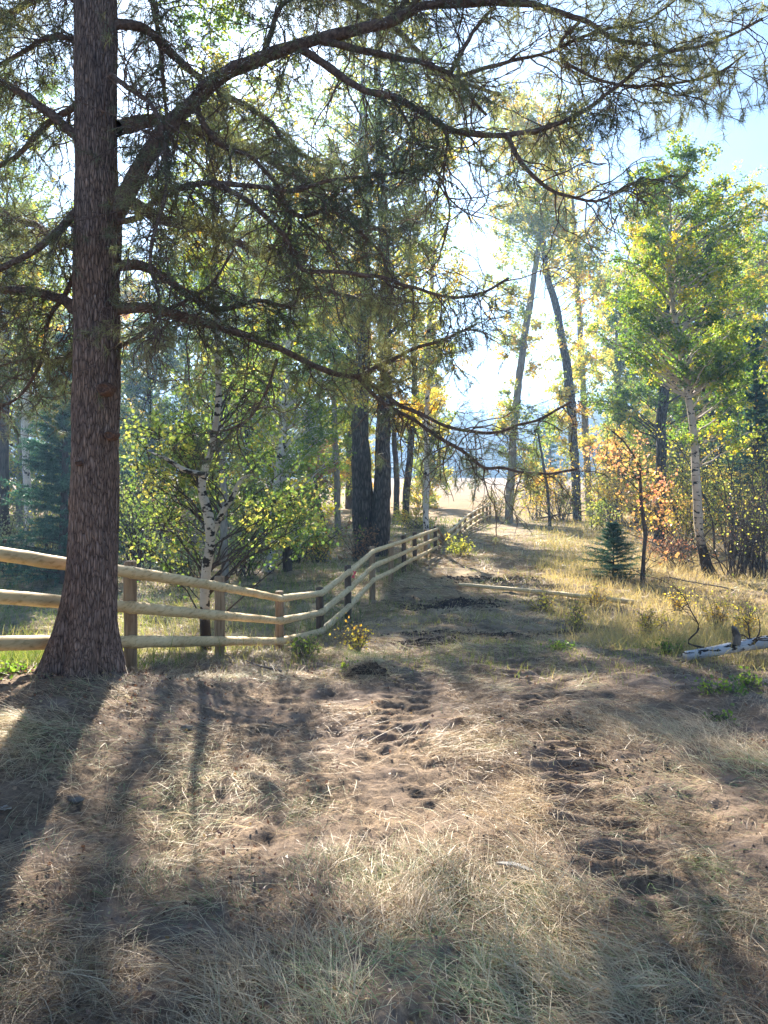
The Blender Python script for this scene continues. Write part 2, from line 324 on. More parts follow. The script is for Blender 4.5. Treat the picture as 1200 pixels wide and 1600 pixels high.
# ------------------------------------------------------------------ the big pine
PD = 5.75
pb = P(128, 1055, PD)
pine = empty('pine_tree', (pb[0], pb[1], zg(pb[0], pb[1])), 'big foreground pine with scaly purple brown trunk and long limbs reaching over the path', 'pine tree')
tr = [(118, 1085, 74), (122, 1058, 62), (128, 1025, 53), (133, 985, 45), (140, 930, 40), (145, 870, 37), (148, 780, 36), (149, 690, 35), (151, 600, 35.5), (151, 500, 34), (152, 410, 35), (154, 335, 35), (151, 260, 31),
      (150, 150, 31), (150, 0, 31), (150, -200, 28), (152, -450, 22), (150, -700, 15), (150, -1000, 6)]
A = spline([[*P(a, b, PD), w*PD/F] for a, b, w in tr], .02)
g = Geo(); k = 72; ang = np.arange(k)*2*PI/k
rad = A[:, 3][:, None]*(1+.05*(vn(ang[None]*5, A[:, 2][:, None]*.7, 5)-.5)+.13*(fbm(np.abs(ang[None]-PI)*7, A[:, 2][:, None]*3.5, 9)-.5)+.06*(vn(np.abs(ang[None]-PI)*16, A[:, 2][:, None]*9, 19)-.5))
flare = sm((.75-(A[:, 2]-pb[2]))/.75)[:, None]; rad = rad*(1+flare*.16*np.sin(ang[None]*5+1.3)+flare*.07*np.sin(ang*11)[None])
V = np.stack([A[:, 0:1]+rad*np.cos(ang), A[:, 1:2]+rad*np.sin(ang), np.repeat(A[:, 2:3], k, 1)], -1)
n = len(A); i, j = np.meshgrid(np.arange(n-1), np.arange(k), indexing='ij'); j2 = (j+1) % k
g.add(V, np.stack([i*k+j, i*k+j2, (i+1)*k+j2, (i+1)*k+j], -1).reshape(-1, 4)); g.build('trunk', M['pine_bark'], pine, smooth=True)
for (kx, ky, kr, lab) in ((162, 607, 12, None), (171, 680, 9, None), (122, 724, 5, None)):   # pruned branch scars facing the path
    c = P(kx, ky, PD-.19); rr = kr*.8*PD/F; g = Geo()
    a = np.arange(20)*2*PI/20
    for (r0, dy) in ((1.35, .09), (1.3, .02), (1.0, -.015), (.72, -.022), (.68, -.010), (.01, -.012)):
        g.add(np.stack([c[0]+rr*r0*np.cos(a)*(1+.1*np.sin(3*a)), np.full(20, c[1]+dy), c[2]+rr*r0*.85*np.sin(a)], -1))
    q = [[r*20+j, r*20+(j+1) % 20, (r+1)*20+(j+1) % 20, (r+1)*20+j] for r in range(5) for j in range(20)]
    g.q.append(np.array(q)); g.build('branch_scar', M['knot'], pine, smooth=True)

LIMBS = [  # (px,py,depth) ..., half width at foot and tip in photo pixels, twig amount, needle amount
 ([(170,345,5.75),(188,322,5.72),(215,272,5.65),(250,215,5.6),(300,160,5.55),(350,116,5.5),(410,90,5.5),(470,70,5.5),(540,52,5.5),(600,40,5.5),(650,14,5.5),(720,8,5.5),(790,10,5.45),(850,16,5.4),(905,32,5.35),(960,62,5.3),(1010,70,5.25)], 16, 3, 1.0, .9),
 ([(505,64,5.5),(560,78,5.45),(620,90,5.4),(662,97,5.35),(700,115,5.3),(730,145,5.3),(762,180,5.3)], 6.5, 2.5, 1.0, .9),
 ([(470,76,5.5),(520,108,5.4),(560,132,5.3),(605,146,5.2),(650,166,5.15),(690,190,5.1),(735,205,5.1),(800,211,5.1),(850,200,5.1),(905,178,5.1),(952,148,5.1),(988,122,5.1),(1030,92,5.1),(1085,75,5.1),(1150,50,5.1),(1185,28,5.1)], 7, 2, 1.0, 1.3),
 ([(790,211,5.1),(822,250,5.0),(850,285,5.0),(890,310,4.95),(932,318,4.9),(965,303,4.9),(1002,284,4.9)], 4.5, 1.5, .9, .5),
 ([(712,120,5.3),(745,112,5.35),(800,94,5.4),(850,82,5.4),(900,62,5.4),(945,44,5.4),(1000,32,5.4),(1060,-5,5.4)], 3.5, 1.5, 1.0, 1.2),
 ([(705,112,5.3),(722,80,5.4),(742,45,5.5),(772,14,5.6)], 4, 2.5, .6, .6),
 ([(905,35,5.35),(880,60,5.3),(878,90,5.3),(930,120,5.2),(990,135,5.2),(1060,130,5.2),(1120,110,5.2),(1165,80,5.2)], 3, 1.5, 1.0, 1.3),
 ([(178,348,5.75),(215,340,5.6),(240,315,5.5),(290,292,5.4),(335,285,5.4),(400,292,5.4),(450,300,5.35),(520,278,5.3),(600,272,5.2),(660,262,5.2)], 6, 2, 1.3, 1.1),
 ([(172,38,5.75),(215,38,5.9),(240,50,6.0),(270,80,6.1),(300,110,6.2),(340,142,6.3),(382,168,6.4),(425,192,6.5),(448,225,6.5),(500,250,6.6)], 8, 2.5, 1.4, 1.1),
 ([(150,-40,5.75),(232,-10,6.0),(245,60,6.1),(250,110,6.2),(263,165,6.2),(275,230,6.2)], 6, 2, 1.3, 1.1),
 ([(178,415,5.75),(220,417,5.9),(260,440,6.0),(290,462,6.1),(340,480,6.2),(400,470,6.3),(455,480,6.3),(470,440,6.3)], 9, 2, 1.3, .8),
 ([(176,483,5.75),(233,481,5.8),(283,497,5.9),(335,509,6.0),(400,530,6.1),(458,558,6.2),(500,575,6.2),(560,588,6.2),(600,570,6.2),(650,547,6.2),(700,530,6.1),(748,504,6.1)], 9, 2, 1.2, 1.1),
 ([(545,585,6.2),(580,600,6.2),(623,633,6.1),(663,652,6.1),(700,667,6.0),(743,671,6.0),(783,671,6.0),(815,662,5.9),(843,657,5.9),(880,637,5.9),(893,628,5.9)], 3.6, 1.8, .75, .35),
 ([(560,590,6.2),(600,636,6.1),(650,665,6.1),(690,690,6.0),(720,706,6.0),(760,736,6.0),(790,735,6.0),(850,740,5.9),(905,733,5.9)], 3.6, 1.8, .9, .7),
 ([(330,285,5.4),(380,310,5.4),(415,340,5.4),(450,375,5.4),(480,420,5.4),(520,426,5.4),(600,434,5.3),(630,445,5.3),(690,465,5.3),(750,457,5.2),(800,432,5.2)], 5, 2, 1.2, .45),
 ([(165,232,5.75),(125,215,5.8),(100,196,5.85),(60,165,5.9),(0,124,6.0),(-80,70,6.1)], 8, 5, 1.2, 1.1),
 ([(150,150,5.75),(120,165,5.85),(90,181,6.0),(60,210,6.1),(25,246,6.2),(-20,268,6.3)], 6, 3.5, 1.2, 1.0),
 ([(145,315,5.75),(118,327,5.7),(90,356,5.65),(60,390,5.6),(0,421,5.5),(-60,440,5.4)], 7, 4, 1.2, 1.1),
 ([(150,500,5.75),(118,486,5.85),(100,470,5.9),(50,460,6.0),(0,453,6.1),(-70,450,6.2)], 9, 6, 1.1, 1.0),
 ([(125,400,5.85),(104,454,5.9),(79,496,6.0),(71,554,6.0),(50,596,6.0),(21,625,6.0),(-20,640,6.0)], 4, 2, 1.1, .9),
 ([(433,560,6.2),(421,604,6.2),(392,650,6.2),(354,673,6.2),(329,675,6.2)], 2.6, 1.5, 1.0, .5),
 ([(175,548,5.75),(225,521,5.8),(262,490,5.9),(330,440,6.0),(370,390,6.1)], 4, 2, 1.1, .8),
 ([(165,110,5.75),(230,170,5.3),(260,250,5.2),(250,330,5.1),(235,400,5.0),(255,470,5.0),(250,520,5.0)], 5, 2, 1.3, .7),
 ([(160,-120,5.75),(260,-100,6.3),(380,-60,6.8),(500,-20,7.2),(620,50,7.6),(700,120,7.9),(780,150,8.2)], 12, 3, 1.5, 1.1),
 ([(180,200,5.75),(260,190,6.4),(350,220,7.0),(440,260,7.5),(520,320,7.9),(600,360,8.2),(660,350,8.4)], 10, 3, 1.5, 1.2),
 ([(175,300,5.75),(250,340,6.4),(330,360,7.0),(410,400,7.5),(490,450,7.9),(560,470,8.2),(620,490,8.4)], 9, 3, 1.5, 1.1),
 ([(160,20,5.75),(90,-10,6.2),(20,20,6.6),(-60,60,7.0)], 8, 4, 1.4, 1.2),
 ([(160,390,5.75),(90,370,6.3),(20,340,6.8),(-60,330,7.2)], 7, 4, 1.4, 1.2),
 ([(160,80,5.75),(80,60,6.0),(20,90,6.3),(-50,130,6.5)], 5, 3, 1.3, 1.1),
 ([(160,520,5.75),(100,560,6.3),(40,570,6.8),(-30,560,7.2)], 5, 3, 1.2, 1.1),
 ([(420,292,5.4),(470,340,5.6),(520,330,5.8),(560,360,6.0),(600,400,6.1),(610,470,6.2)], 4, 2, 1.2, .6),
 ([(610,146,5.2),(640,200,5.3),(680,260,5.4),(700,330,5.5),(690,400,5.5)], 2.5, 1.2, .8, .3),
 ([(690,192,5.1),(700,240,5.1),(695,290,5.1),(720,330,5.1),(755,345,5.1)], 2, 1, .6, .1),
 ([(300,160,5.55),(340,220,5.6),(400,250,5.8),(450,330,5.9),(440,400,6.0)], 5, 2, 1.3, .7),
 ([(410,90,5.5),(440,20,5.5),(500,-30,5.5)], 5, 3, 1.2, 1.1),
 ([(600,38,5.5),(640,-10,5.6),(700,-50,5.7)], 4, 3, 1.2, 1.1),
 ([(650,15,5.5),(640,-30,5.5),(620,-80,5.5)], 4, 3, 1.0, 1.0),
]
for s, (py, side) in enumerate([(-60, 1), (-160, -1), (-230, 1), (-300, 1), (-360, -1), (-430, 1), (-480, -1), (-540, 1), (-600, 1), (-660, -1), (-740, 1), (-820, -1), (-900, 1)]):
    L = 3.2*(1-(-py)/1300); d0 = np.array([side*R.uniform(.5, 1), R.uniform(-.6, .9), .35]); d0 /= np.linalg.norm(d0); b = P(150, py, PD)
    pts = [tuple(b+d0*L*t+np.array([0, 0, -.25*L*t*t])+R.normal(size=3)*.08*(t > 0)) for t in np.linspace(0, 1, 6)]
    LIMBS.append((pts, 7, 2, 1.2, 1.0, 'xyz'))
cone_g = Geo(); th = np.arange(8)*2*PI/8
prof = [(0, .002), (.008, .012), (.018, .0175), (.028, .017), (.038, .012), (.048, .002)]
cone_g.add(np.concatenate([[[r*math.cos(a)*(1+.18*((i+j) % 2)), r*math.sin(a)*(1+.18*((i+j) % 2)), -h] for j, a in enumerate(th)] for i, (h, r) in enumerate(prof)]),
           [[i*8+j, i*8+(j+1) % 8, (i+1)*8+(j+1) % 8, (i+1)*8+j] for i in range(5) for j in range(8)])
cone_me = None; cone_count = 0
for li, L in enumerate(LIMBS):
    pts, w0, w1, tw, nd = L[:5]
    C = np.array(pts if len(L) > 5 else [P(*p) for p in pts])
    S = spline(C, .05); m = len(S); t = np.linspace(0, 1, m)
    wob = np.stack([fbm(t*m*.12+li*9, np.full(m, c*7.7), 61)-.5 for c in range(3)], 1)*.09*sm(t*4)[:, None]; S = S+wob
    dep = S[:, 1].mean(); rad = (w0+(w1-w0)*t**.8)*dep/F; rad = rad*(1+.16*(vn(t*m*.5, np.zeros(m)+li, 77)-.5))
    gb = Geo(); tubes(gb, S, rad, 10, rough=.12)
    length = np.linalg.norm(np.diff(S, axis=0), axis=1).sum()
    n1 = int(length*26*tw); P0 = S[None]
    s1, d1, t1 = spawn(P0, n1, .10, 1.0, 1.0, .45, .25)
    L1 = R.uniform(.2, .85, n1)*(1-.45*t1)
    W1 = walk(s1, d1, L1, 8, .28, .06); r1 = np.linspace(1, .35, 8)[None]*(.0022+.0065*L1)[:, None]; tubes(gb, W1, r1, 4)
    s2, d2, _ = spawn(W1, 5, .25, 1.0, .9, .6, .15); L2 = R.uniform(.08, .30, len(s2))
    W2 = walk(s2, d2, L2, 5, .3, .05); tubes(gb, W2, np.linspace(.0034, .0015, 5)[None].repeat(len(s2), 0), 3)
    br = gb.build('branch', M['pine_limb'], pine, smooth=True)
    ends = np.concatenate([W1[:, -1], W2[:, -1], W2[:, 3]]); dirs = np.concatenate([W1[:, -1]-W1[:, -2], W2[:, -1]-W2[:, -2], W2[:, 3]-W2[:, 2]])
    tt = np.concatenate([t1, np.repeat(t1, 5), np.repeat(t1, 5)])
    keep = R.random(len(ends)) < nd*.52*(.55+.6*tt)
    gn = Geo(); lowf = np.clip(.42+.9*(vn(ends[keep][:, 0]*2, ends[keep][:, 2]*2, 31)-.5), 0, 1)
    gone = keep.sum()
    if gone:
        tufts(gn, ends[keep], dirs[keep], 26, .07, .0017, lowf); gn.build('needles', M['needles'], br)
    if li < 36 and cone_count < 100:
        nc = 2+int(2.5*tw*(1.6 if nd < .6 else .6))
        for c in R.choice(len(W1), min(nc, len(W1)), replace=False):
            if cone_count >= 100: break
            if cone_me is None: co = cone_g.build('cone', M['cone'], br); cone_me = co.data
            else: co = bpy.data.objects.new('cone', cone_me); COL.objects.link(co); co.parent = br
            co.location = Vector(W1[c, R.integers(3, 8)])-pine.location; co.rotation_euler = (R.uniform(-.9, .9), R.uniform(-.9, .9), R.uniform(0, 6)); co.scale = (1.5,)*3
            cone_count += 1

# ------------------------------------------------------------------ deciduous trees
def broadleaf(name, label, cat, stems, d, crowns, leafm, barkm, size, base_t=.5, var=.5, group=None, limb_k=1.0, per=8, depth=1.0, extra=None, twigm=None, sub=.5, back=0):
    """stems: list of [(px,py,halfwidth px)...] foot first; crowns: (px,py,rx,ry,targets,leaves per target)"""
    fx = (stems[0][0][0]-600)/F*d; root = empty(name, (fx, d, zg(fx, d)), label, cat, group)
    St = []
    for k, st in enumerate(stems):
        dd = d+(.0 if k == 0 else R.uniform(-.3, .3)); A = [[*P(a, b, dd), w*dd/F] for a, b, w in st]
        if k == 0 or abs(st[0][1]-stems[0][0][1]) < 30:
            z0 = zg(A[0][0], dd)-.15; A.insert(0, [A[0][0], dd, min(z0, A[0][2]-.05), A[0][3]*1.25])
        A = spline(A, .25 if d > 15 else .06); A[:, :2] += (np.stack([fbm(A[:, 2]*.8+k*5, np.zeros(len(A)), 3), fbm(A[:, 2]*.8, np.ones(len(A))*9, 4)], 1)-.5)*.12*sm((A[:, 2]-A[0, 2])/2)[:, None]
        A[:, 3] *= 1-.93*sm((np.linspace(0, 1, len(A))-.72)/.28)
        g = Geo(); tubes(g, A[:, :3], A[:, 3]*(1+.12*(vn(A[:, 2]*3, A[:, 0], 8)-.5)), 14, rough=.08); g.build('trunk', barkm, root, smooth=True); St.append(A)
    allst = np.concatenate(St); gb = Geo(); gl = Geo(); m2p = d/F
    for (cx, cy, rx, ry, nt, nl) in crowns:
        nt = int(nt*1.6+1); nl = int(nl*1.25)
        c = P(cx, cy, d+back); v = nrm(R.normal(size=(nt, 3)))*R.random((nt, 1))**.42
        T = c+v*np.array([rx*m2p, rx*m2p*depth, ry*m2p])
        hd = np.hypot(T[:, 0:1]-allst[None, :, 0], T[:, 1:2]-allst[None, :, 1]); want = T[:, 2:3]-.55*hd-.2
        idx = np.argmin(np.abs(allst[None, :, 2]-want)*1.0+hd*.6, axis=1); S = allst[idx, :3]; r0 = allst[idx, 3]
        tl = np.linspace(0, 1, 8)[None, :, None]; mid = (S+T)/2+np.array([0, 0, 1.])*np.linalg.norm(T-S, axis=1)[:, None]*.06+R.normal(size=S.shape)*.08*np.linalg.norm(T-S, axis=1)[:, None]
        W = S[:, None]*(1-tl)**2+2*mid[:, None]*tl*(1-tl)+T[:, None]*tl**2; ln = np.linalg.norm(T-S, axis=1)
        W = W+R.normal(size=W.shape)*(.02*ln)[:, None, None]*(tl > 0)
        rb = np.minimum(.006+.011*ln, r0*.55)*limb_k; tubes(gb, W, rb[:, None]*np.linspace(1, .25, 8)[None], 5)
        s2, d2, tt = spawn(W, per, .45, 1.0, .9, .6, -.05); L2 = R.uniform(.3, 1.2, len(s2))*sub*max(rx, ry)*m2p*.55
        W2 = walk(s2, d2, L2, 6, .22, .02); tubes(gb, W2, np.linspace(1, .3, 6)[None]*(.0035+.005*L2)[:, None], 3)
        nper = max(1, int(nl/per)); s3, d3, _ = spawn(W2, nper, .35, 1.0, 1, .3, .2)
        clump = np.repeat(R.normal(size=nt)*.22*var, per*nper)+np.repeat(R.normal(size=len(s2))*.16*var, nper)
        C = s3+R.normal(size=s3.shape)*min(.07, .7*size)+d3*size*.6
        tint = np.clip(base_t+clump+R.normal(size=len(s3))*.14*var+.15*var*(vn(C[:, 0]*.7, C[:, 2]*.7, 19)-.5)*2, 0, 1)
        leaves(gl, C, size*1.15*R.uniform(.5, 1.3, len(C)), tint)
    gb.build('branches', twigm or barkm, root); gl.build('foliage', leafm, root)
    if extra: extra(root)
    return root

broadleaf('aspen_tree', 'crooked young aspen with black scarred white trunk just behind the fence', 'aspen tree',
  [[(322,1022,9),(321,960,8),(323,900,7.5),(330,850,7.5),(325,805,8),(316,765,6.5),(322,728,6),(332,700,5),(342,620,5),(346,540,4),(352,450,2.5)],
   [(330,840,5),(345,805,4.5),(362,778,4),(378,748,4),(405,738,2.5)], [(321,742,5),(290,735,4),(256,715,3),(228,704,2)]], 9.6,
  [(290,680,115,100,14,60), (440,770,85,90,12,60), (270,830,80,50,4,40), (390,600,120,110,13,66), (225,760,50,120,8,56)], M['leaf_bright'], M['aspen_low'], .048, .42, 1.3, limb_k=.5, twigm=M['dark_bark'], sub=1.1, back=.75)
broadleaf('cottonwood_tree', 'tall double trunked cottonwood with blackened foot left of the path', 'cottonwood tree',
  [[(572,866,19),(568,800,17),(564,700,14),(566,600,12),(570,450,9),(572,300,7),(568,150,5),(575,-50,3)],
   [(594,852,17),(596,780,14),(599,660,11),(603,560,10),(604,450,9),(596,300,7),(592,150,6),(590,0,4),(600,-150,2)]], 25.2,
  [(560,520,110,120,22,170), (590,350,120,130,26,170), (600,180,110,130,24,170), (600,20,100,120,15,150), (590,-140,80,100,9,130), (660,420,60,150,12,150), (700,170,50,110,14,150), (500,330,80,200,20,150)], M['leaf_yellow'], M['cotton_bark'], .085, .33, 1.0, per=10)
g = Geo()
ob = None
broadleaf('aspen_tree', 'slim pale trunked aspen standing beside the bend of the fence', 'aspen tree',
  [[(668,872,5),(666,800,4.5),(667,700,4),(668,600,4),(672,480,3.5),(680,350,2.5),(690,220,1.5)]], 26.5,
  [(690,560,50,60,8,110), (690,430,50,80,9,100), (700,300,45,90,6,80), (640,650,50,50,6,100), (700,640,35,40,4,80)], M['leaf_yellow'], M['aspen_white'], .075, .5, 1.0)
broadleaf('aspen_tree', 'white and black patched trunk in the shaded thicket left of the cottonwood', 'aspen tree',
  [[(418,896,10),(424,850,8),(430,790,7),(438,720,6),(446,640,5),(450,540,4),(455,400,3)]], 20.5,
  [(440,700,100,70,16,150), (400,580,110,90,20,150), (470,800,70,50,10,130), (460,430,100,110,18,150), (500,640,60,90,12,140)], M['leaf_green'], M['aspen_white'], .065, .45, .9)
broadleaf('leaning_sapling', 'thin dark sapling leaning left in front of the cottonwood', 'sapling',
  [[(511,856,4),(506,820,3.5),(499,785,3),(492,752,2.5),(486,715,1.5)]], 27, [(500,730,40,45,7,90), (480,800,35,35,4,80)], M['leaf_red'], M['dark_bark'], .07, .3, .9)
broadleaf('aspen_tree', 'grey trunk standing between the white aspen and the cottonwood', 'aspen tree',
  [[(528,828,5),(527,760,5),(524,680,4.5),(520,580,4),(515,420,3)]], 36, [(520,620,70,80,12,130), (510,480,80,90,14,130), (500,740,50,30,6,90)], M['leaf_green'], M['grey_bark'], .10, .6, .9)
broadleaf('cottonwood_tree', 'mid grey trunk standing right behind the double trunked cottonwood', 'cottonwood tree',
  [[(634,812,6),(636,760,5.5),(643,690,5),(648,600,4.5),(645,450,3.5),(650,300,2.5)]], 42, [(640,640,50,50,8,130), (640,540,60,70,9,110), (650,420,60,80,6,80)], M['leaf_yellow'], M['cotton_bark'], .12, .6, 1.0)
broadleaf('cottonwood_tree', 'tall slim tree rising behind the crooked aspen with its crown among the pine limbs', 'cottonwood tree',
  [[(352,905,6),(350,800,6),(345,650,5.5),(338,480,5),(335,330,4),(330,180,3),(332,20,2)]], 18.5, [(330,380,100,90,14,120), (300,220,110,110,16,120), (380,120,120,110,16,120), (330,-40,110,90,12,110)], M['leaf_green'], M['grey_bark'], .07, .6, 1.0)
broadleaf('cottonwood_tree', 'short dark trunk far back at the meadow edge left of the path', 'cottonwood tree',
  [[(619,806,5),(620,760,4.5),(617,690,4),(612,600,3)]], 47, [(612,650,40,50,7,120), (600,560,50,60,8,120)], M['leaf_yellow'], M['dark_bark'], .13, .4, 1.0)
broadleaf('cottonwood_tree', 'tall right leaning cottonwood at the right end of the fence', 'cottonwood tree',
  [[(795,816,7),(797,770,6.5),(802,700,6),(806,640,6),(816,550,5.5),(828,470,5),(840,405,4),(850,320,3),(862,220,2)]], 41,
  [(835,330,70,90,24,130), (815,520,60,70,16,120), (860,210,65,70,16,120), (785,190,60,90,18,130), (765,310,35,50,8,110), (795,650,45,55,10,110), (780,430,40,50,8,100), (840,720,50,45,10,110)], M['leaf_yellow'], M['grey_bark'], .115, .45, 1.0, limb_k=.6)
broadleaf('cottonwood_tree', 'tall left leaning cottonwood right of the fence end', 'cottonwood tree',
  [[(902,815,7),(900,760,7),(896,680,7),(889,600,7),(878,530,6),(866,470,5.5),(856,430,5),(846,350,4),(838,280,3),(836,200,2)]], 43,
  [(850,330,80,90,24,130), (840,200,75,90,22,130), (890,560,60,80,18,120), (880,670,60,60,14,120), (920,400,60,80,16,130)], M['leaf_yellow'], M['cotton_bark'], .115, .5, 1.0, limb_k=.6)
broadleaf('cottonwood_tree', 'straight cottonwood behind the left leaning one with a golden crown', 'cottonwood tree',
  [[(922,808,6),(918,740,5.5),(913,640,5),(907,540,4.5),(902,440,4),(896,330,3),(890,200,2)]], 46,
  [(905,420,55,110,18,150), (895,260,55,100,16,140), (925,560,50,60,9,130), (950,690,50,40,6,110)], M['leaf_yellow'], M['grey_bark'], .12, .62, .9)
broadleaf('young_tree', 'very thin bare looking young tree between the two leaning cottonwoods', 'young tree',
  [[(859,816,2.5),(856,770,2.2),(848,720,2),(842,670,1.6),(840,630,1)]], 39, [(848,660,30,35,4,60)], M['leaf_green'], M['dark_bark'], .10, .5)
broadleaf('aspen_tree', 'pale aspen with a black foot and a big bright crown at the right', 'aspen tree',
  [[(1108,900,10),(1100,866,8),(1094,835,7),(1088,770,6.5),(1085,700,6),(1082,640,5.5),(1072,590,5),(1062,540,4.5),(1052,480,4),(1046,400,3),(1048,300,2),(1050,220,1.2)]], 19.8,
  [(1060,290,80,90,22,190), (1030,420,95,80,24,190), (1130,400,80,110,24,190), (1100,540,90,70,20,180), (990,520,70,60,14,170), (1150,560,60,80,14,170), (1170,300,50,60,7,120), (1120,660,70,45,8,120)], M['leaf_green'], M['aspen_mid'], .062, .48, 1.0)
broadleaf('cottonwood_tree', 'forked grey trunk behind the pale black footed aspen', 'cottonwood tree',
  [[(1030,830,8),(1032,740,8),(1036,640,8),(1042,570,8),(1048,520,8),(1044,480,7),(1030,420,5),(1020,330,3)], [(1048,530,5),(1068,490,4),(1090,450,3),(1120,380,2)]], 29,
  [(1000,470,80,70,14,160), (1080,420,80,80,14,160), (1010,340,60,80,12,150), (1100,600,80,60,10,150), (980,620,70,50,10,150), (1150,480,60,70,9,150)], M['leaf_green'], M['cotton_bark'], .09, .5, 1.0)
broadleaf('red_leaved_sapling', 'slender sapling with pinkish orange leaves beside the little spruce', 'sapling',
  [[(1004,902,3.5),(1007,860,3),(1009,830,3),(1001,785,2.8),(1000,735,2.4),(998,695,1.6)], [(1001,730,1.6),(975,690,1.3),(945,665,1)]], 18.6,
  [(985,740,55,40,7,16), (1030,775,50,45,7,16), (945,700,32,30,4,14), (1000,700,30,28,3,12), (1040,830,40,40,4,12)], M['leaf_orange'], M['dark_bark'], .085, .5, .9, limb_k=.6, sub=1.0)
broadleaf('aspen_tree', 'white trunk glowing in sun haze left of the big pine', 'aspen tree',
  [[(46,800,6),(43,760,5.5),(40,700,5),(40,640,5),(42,560,4),(45,450,3)]], 26, [(40,520,90,80,16,150), (30,400,90,100,16,150), (90,620,50,60,7,120)], M['leaf_yellow'], M['aspen_white'], .075, .55, .9)
broadleaf('cottonwood_tree', 'dark thick trunk at the left edge of the photo beyond the fence', 'cottonwood tree',
  [[(4,862,14),(2,780,12),(4,700,10),(8,600,9),(10,450,7),(10,250,5)]], 22, [(10,480,120,100,16,160), (20,300,130,120,18,160), (-40,650,60,60,8,130), (0,120,120,110,14,150)], M['leaf_green'], M['dark_bark'], .075, .5, .9)
# background row closing the wood on both sides of the meadow gap
BK = [(235,800,640,95,'leaf_green',48,'tall green tree closing the wood just right of the pine trunk'), (340,806,560,100,'leaf_yellow',50,'yellowing background tree above the crooked aspen'), (430,800,520,90,'leaf_green',55,'green background tree left of the cottonwood'),
      (545,796,500,80,'leaf_yellow',58,'yellow background tree directly behind the cottonwood'), (110,806,600,80,'leaf_green',46,'green background tree behind the pine trunk'),
      (965,800,560,60,'leaf_yellow',52,'soft yellow background tree right of the golden cottonwood'), (1060,806,600,80,'leaf_green',48,'green background tree behind the orange sapling'), (1150,812,560,80,'leaf_yellow',44,'background tree with yellow leaves behind the right thicket'), (1225,812,500,80,'leaf_green',40,'green background tree at the right edge of the photo'),
      (-30,806,520,90,'leaf_yellow',44,'yellow background tree at the far left edge'), (740,790,700,22,'leaf_grey',75,'small grey green young tree out in the meadow gap'), (820,792,690,30,'leaf_yellow',62,'small yellowish tree by the meadow right of the gap')]
BK += [(30, 812, 560, 90, 'leaf_green', 36, 'leafy green tree in the row left of the pine trunk'), (180, 812, 540, 80, 'leaf_yellow', 58, 'yellow tree deep behind the pine trunk'), (290, 812, 420, 90, 'leaf_green', 60, 'tall green tree far behind the crooked aspen'),
      (385, 812, 430, 90, 'leaf_yellow', 44, 'yellow green tree between the crooked aspen and the white patched trunk'), (480, 812, 400, 85, 'leaf_green', 46, 'green tree filling the gap left of the cottonwood'), (665, 812, 640, 42, 'leaf_yellow', 60, 'low yellow tree by the slim pale aspen at the meadow edge'),
      (1010, 812, 480, 90, 'leaf_yellow', 60, 'broad yellow tree deep behind the orange sapling'), (1105, 812, 470, 90, 'leaf_yellow', 54, 'yellow tree deep behind the pale aspen'), (1190, 812, 450, 90, 'leaf_yellow', 50, 'yellow tree behind the thicket at the right edge')]
for (x, yb, yt, w, lm, d, lab) in BK:
    yb = HY+(EYE-zg((x-600)/F*d, d))*F/d; h = yb-(yt-130 if w > 40 else yt)
    cr = [(x+R.uniform(-.2, .2)*w, yb-h*f, w*(1.05-.5*abs(f-.45)), h*.17, int(8+w*.16), 130) for f in (.12, .28, .45, .62, .8, .95)] if w > 40 else [(x, yb-h*.6, w, h*.4, 7, 60)]
    broadleaf('background_tree', lab, 'tree', [[(x, yb, 6 if w > 40 else 1.5), (x+3, yb-h*.35, 5 if w > 40 else 1.2), (x-2, yb-h*.7, 3 if w > 40 else 1), (x, yb-h*.97, 1)]], d, cr, M[lm], M['dark_bark'] if x % 2 else M['grey_bark'], .0026*d if w > 40 else .14, R.uniform(.2, .6), 1.0, group='background trees closing the wood', per=8)

# ------------------------------------------------------------------ spruces
def spruce(label, px, py, d, h, rad, whorls, k, group=None):
    x = (px-600)/F*d; z = zg(x, d); root = empty('spruce_tree', (x, d, z), label, 'spruce tree', group)
    gt = Geo(); gf = Geo(); tubes(gt, np.array([[x, d, z-.1], [x+.01*h, d, z+h*.5], [x, d, z+h]]), np.array([.022*h, .013*h, .002*h]), 8); gt.build('trunk', M['dark_bark'], root, smooth=True)
    n = whorls*k; t = (np.repeat(np.arange(whorls), k)+R.uniform(-.25, .25, n))/whorls; a = R.uniform(0, 2*PI, n)
    L = rad*((1-t)**.8*R.uniform(.45, 1.25, n)*(.75+.5*vn(a*1.2, t*5, 4))+.05); S = np.stack([np.full(n, x), np.full(n, d), z+h*(.04+.95*t)], 1)
    D = np.stack([np.cos(a), np.sin(a), .15+.5*t], 1); W = walk(S, D, L, 6, .04, .03); gb = Geo(); tubes(gb, W, np.linspace(1, .3, 6)[None]*(.012*L)[:, None], 3)
    s2, d2, _ = spawn(W, 12, .15, 1, .6, .8, .0); d2[:, 2] *= .3; L2 = R.uniform(.15, .38, len(s2))*np.repeat(L, 12); W2 = walk(s2, d2, L2, 3, .05, .03)
    gb.build('branches', M['dark_bark'], root)
    mid = np.concatenate([W2.reshape(-1, 3), W[:, 2:].reshape(-1, 3)]); dd = np.concatenate([np.repeat(d2, 3, 0), np.repeat(nrm(D), 4, 0)])
    s = max(.045, .05*h*.35); tufts(gf, mid, dd, 9, s, s*.085, np.clip(R.random(len(mid))*.9, 0, 1), back=s*1.3); gf.build('foliage', M['spruce'], root)
spruce('little blue green spruce standing alone in the dry grass right of the path', 958, 905, 19.2, 1.5, .78, 15, 12)
spruce('dark blue green spruce behind the fence left of the big pine', 98, 870, 18.5, 6.2, 1.25, 24, 10)
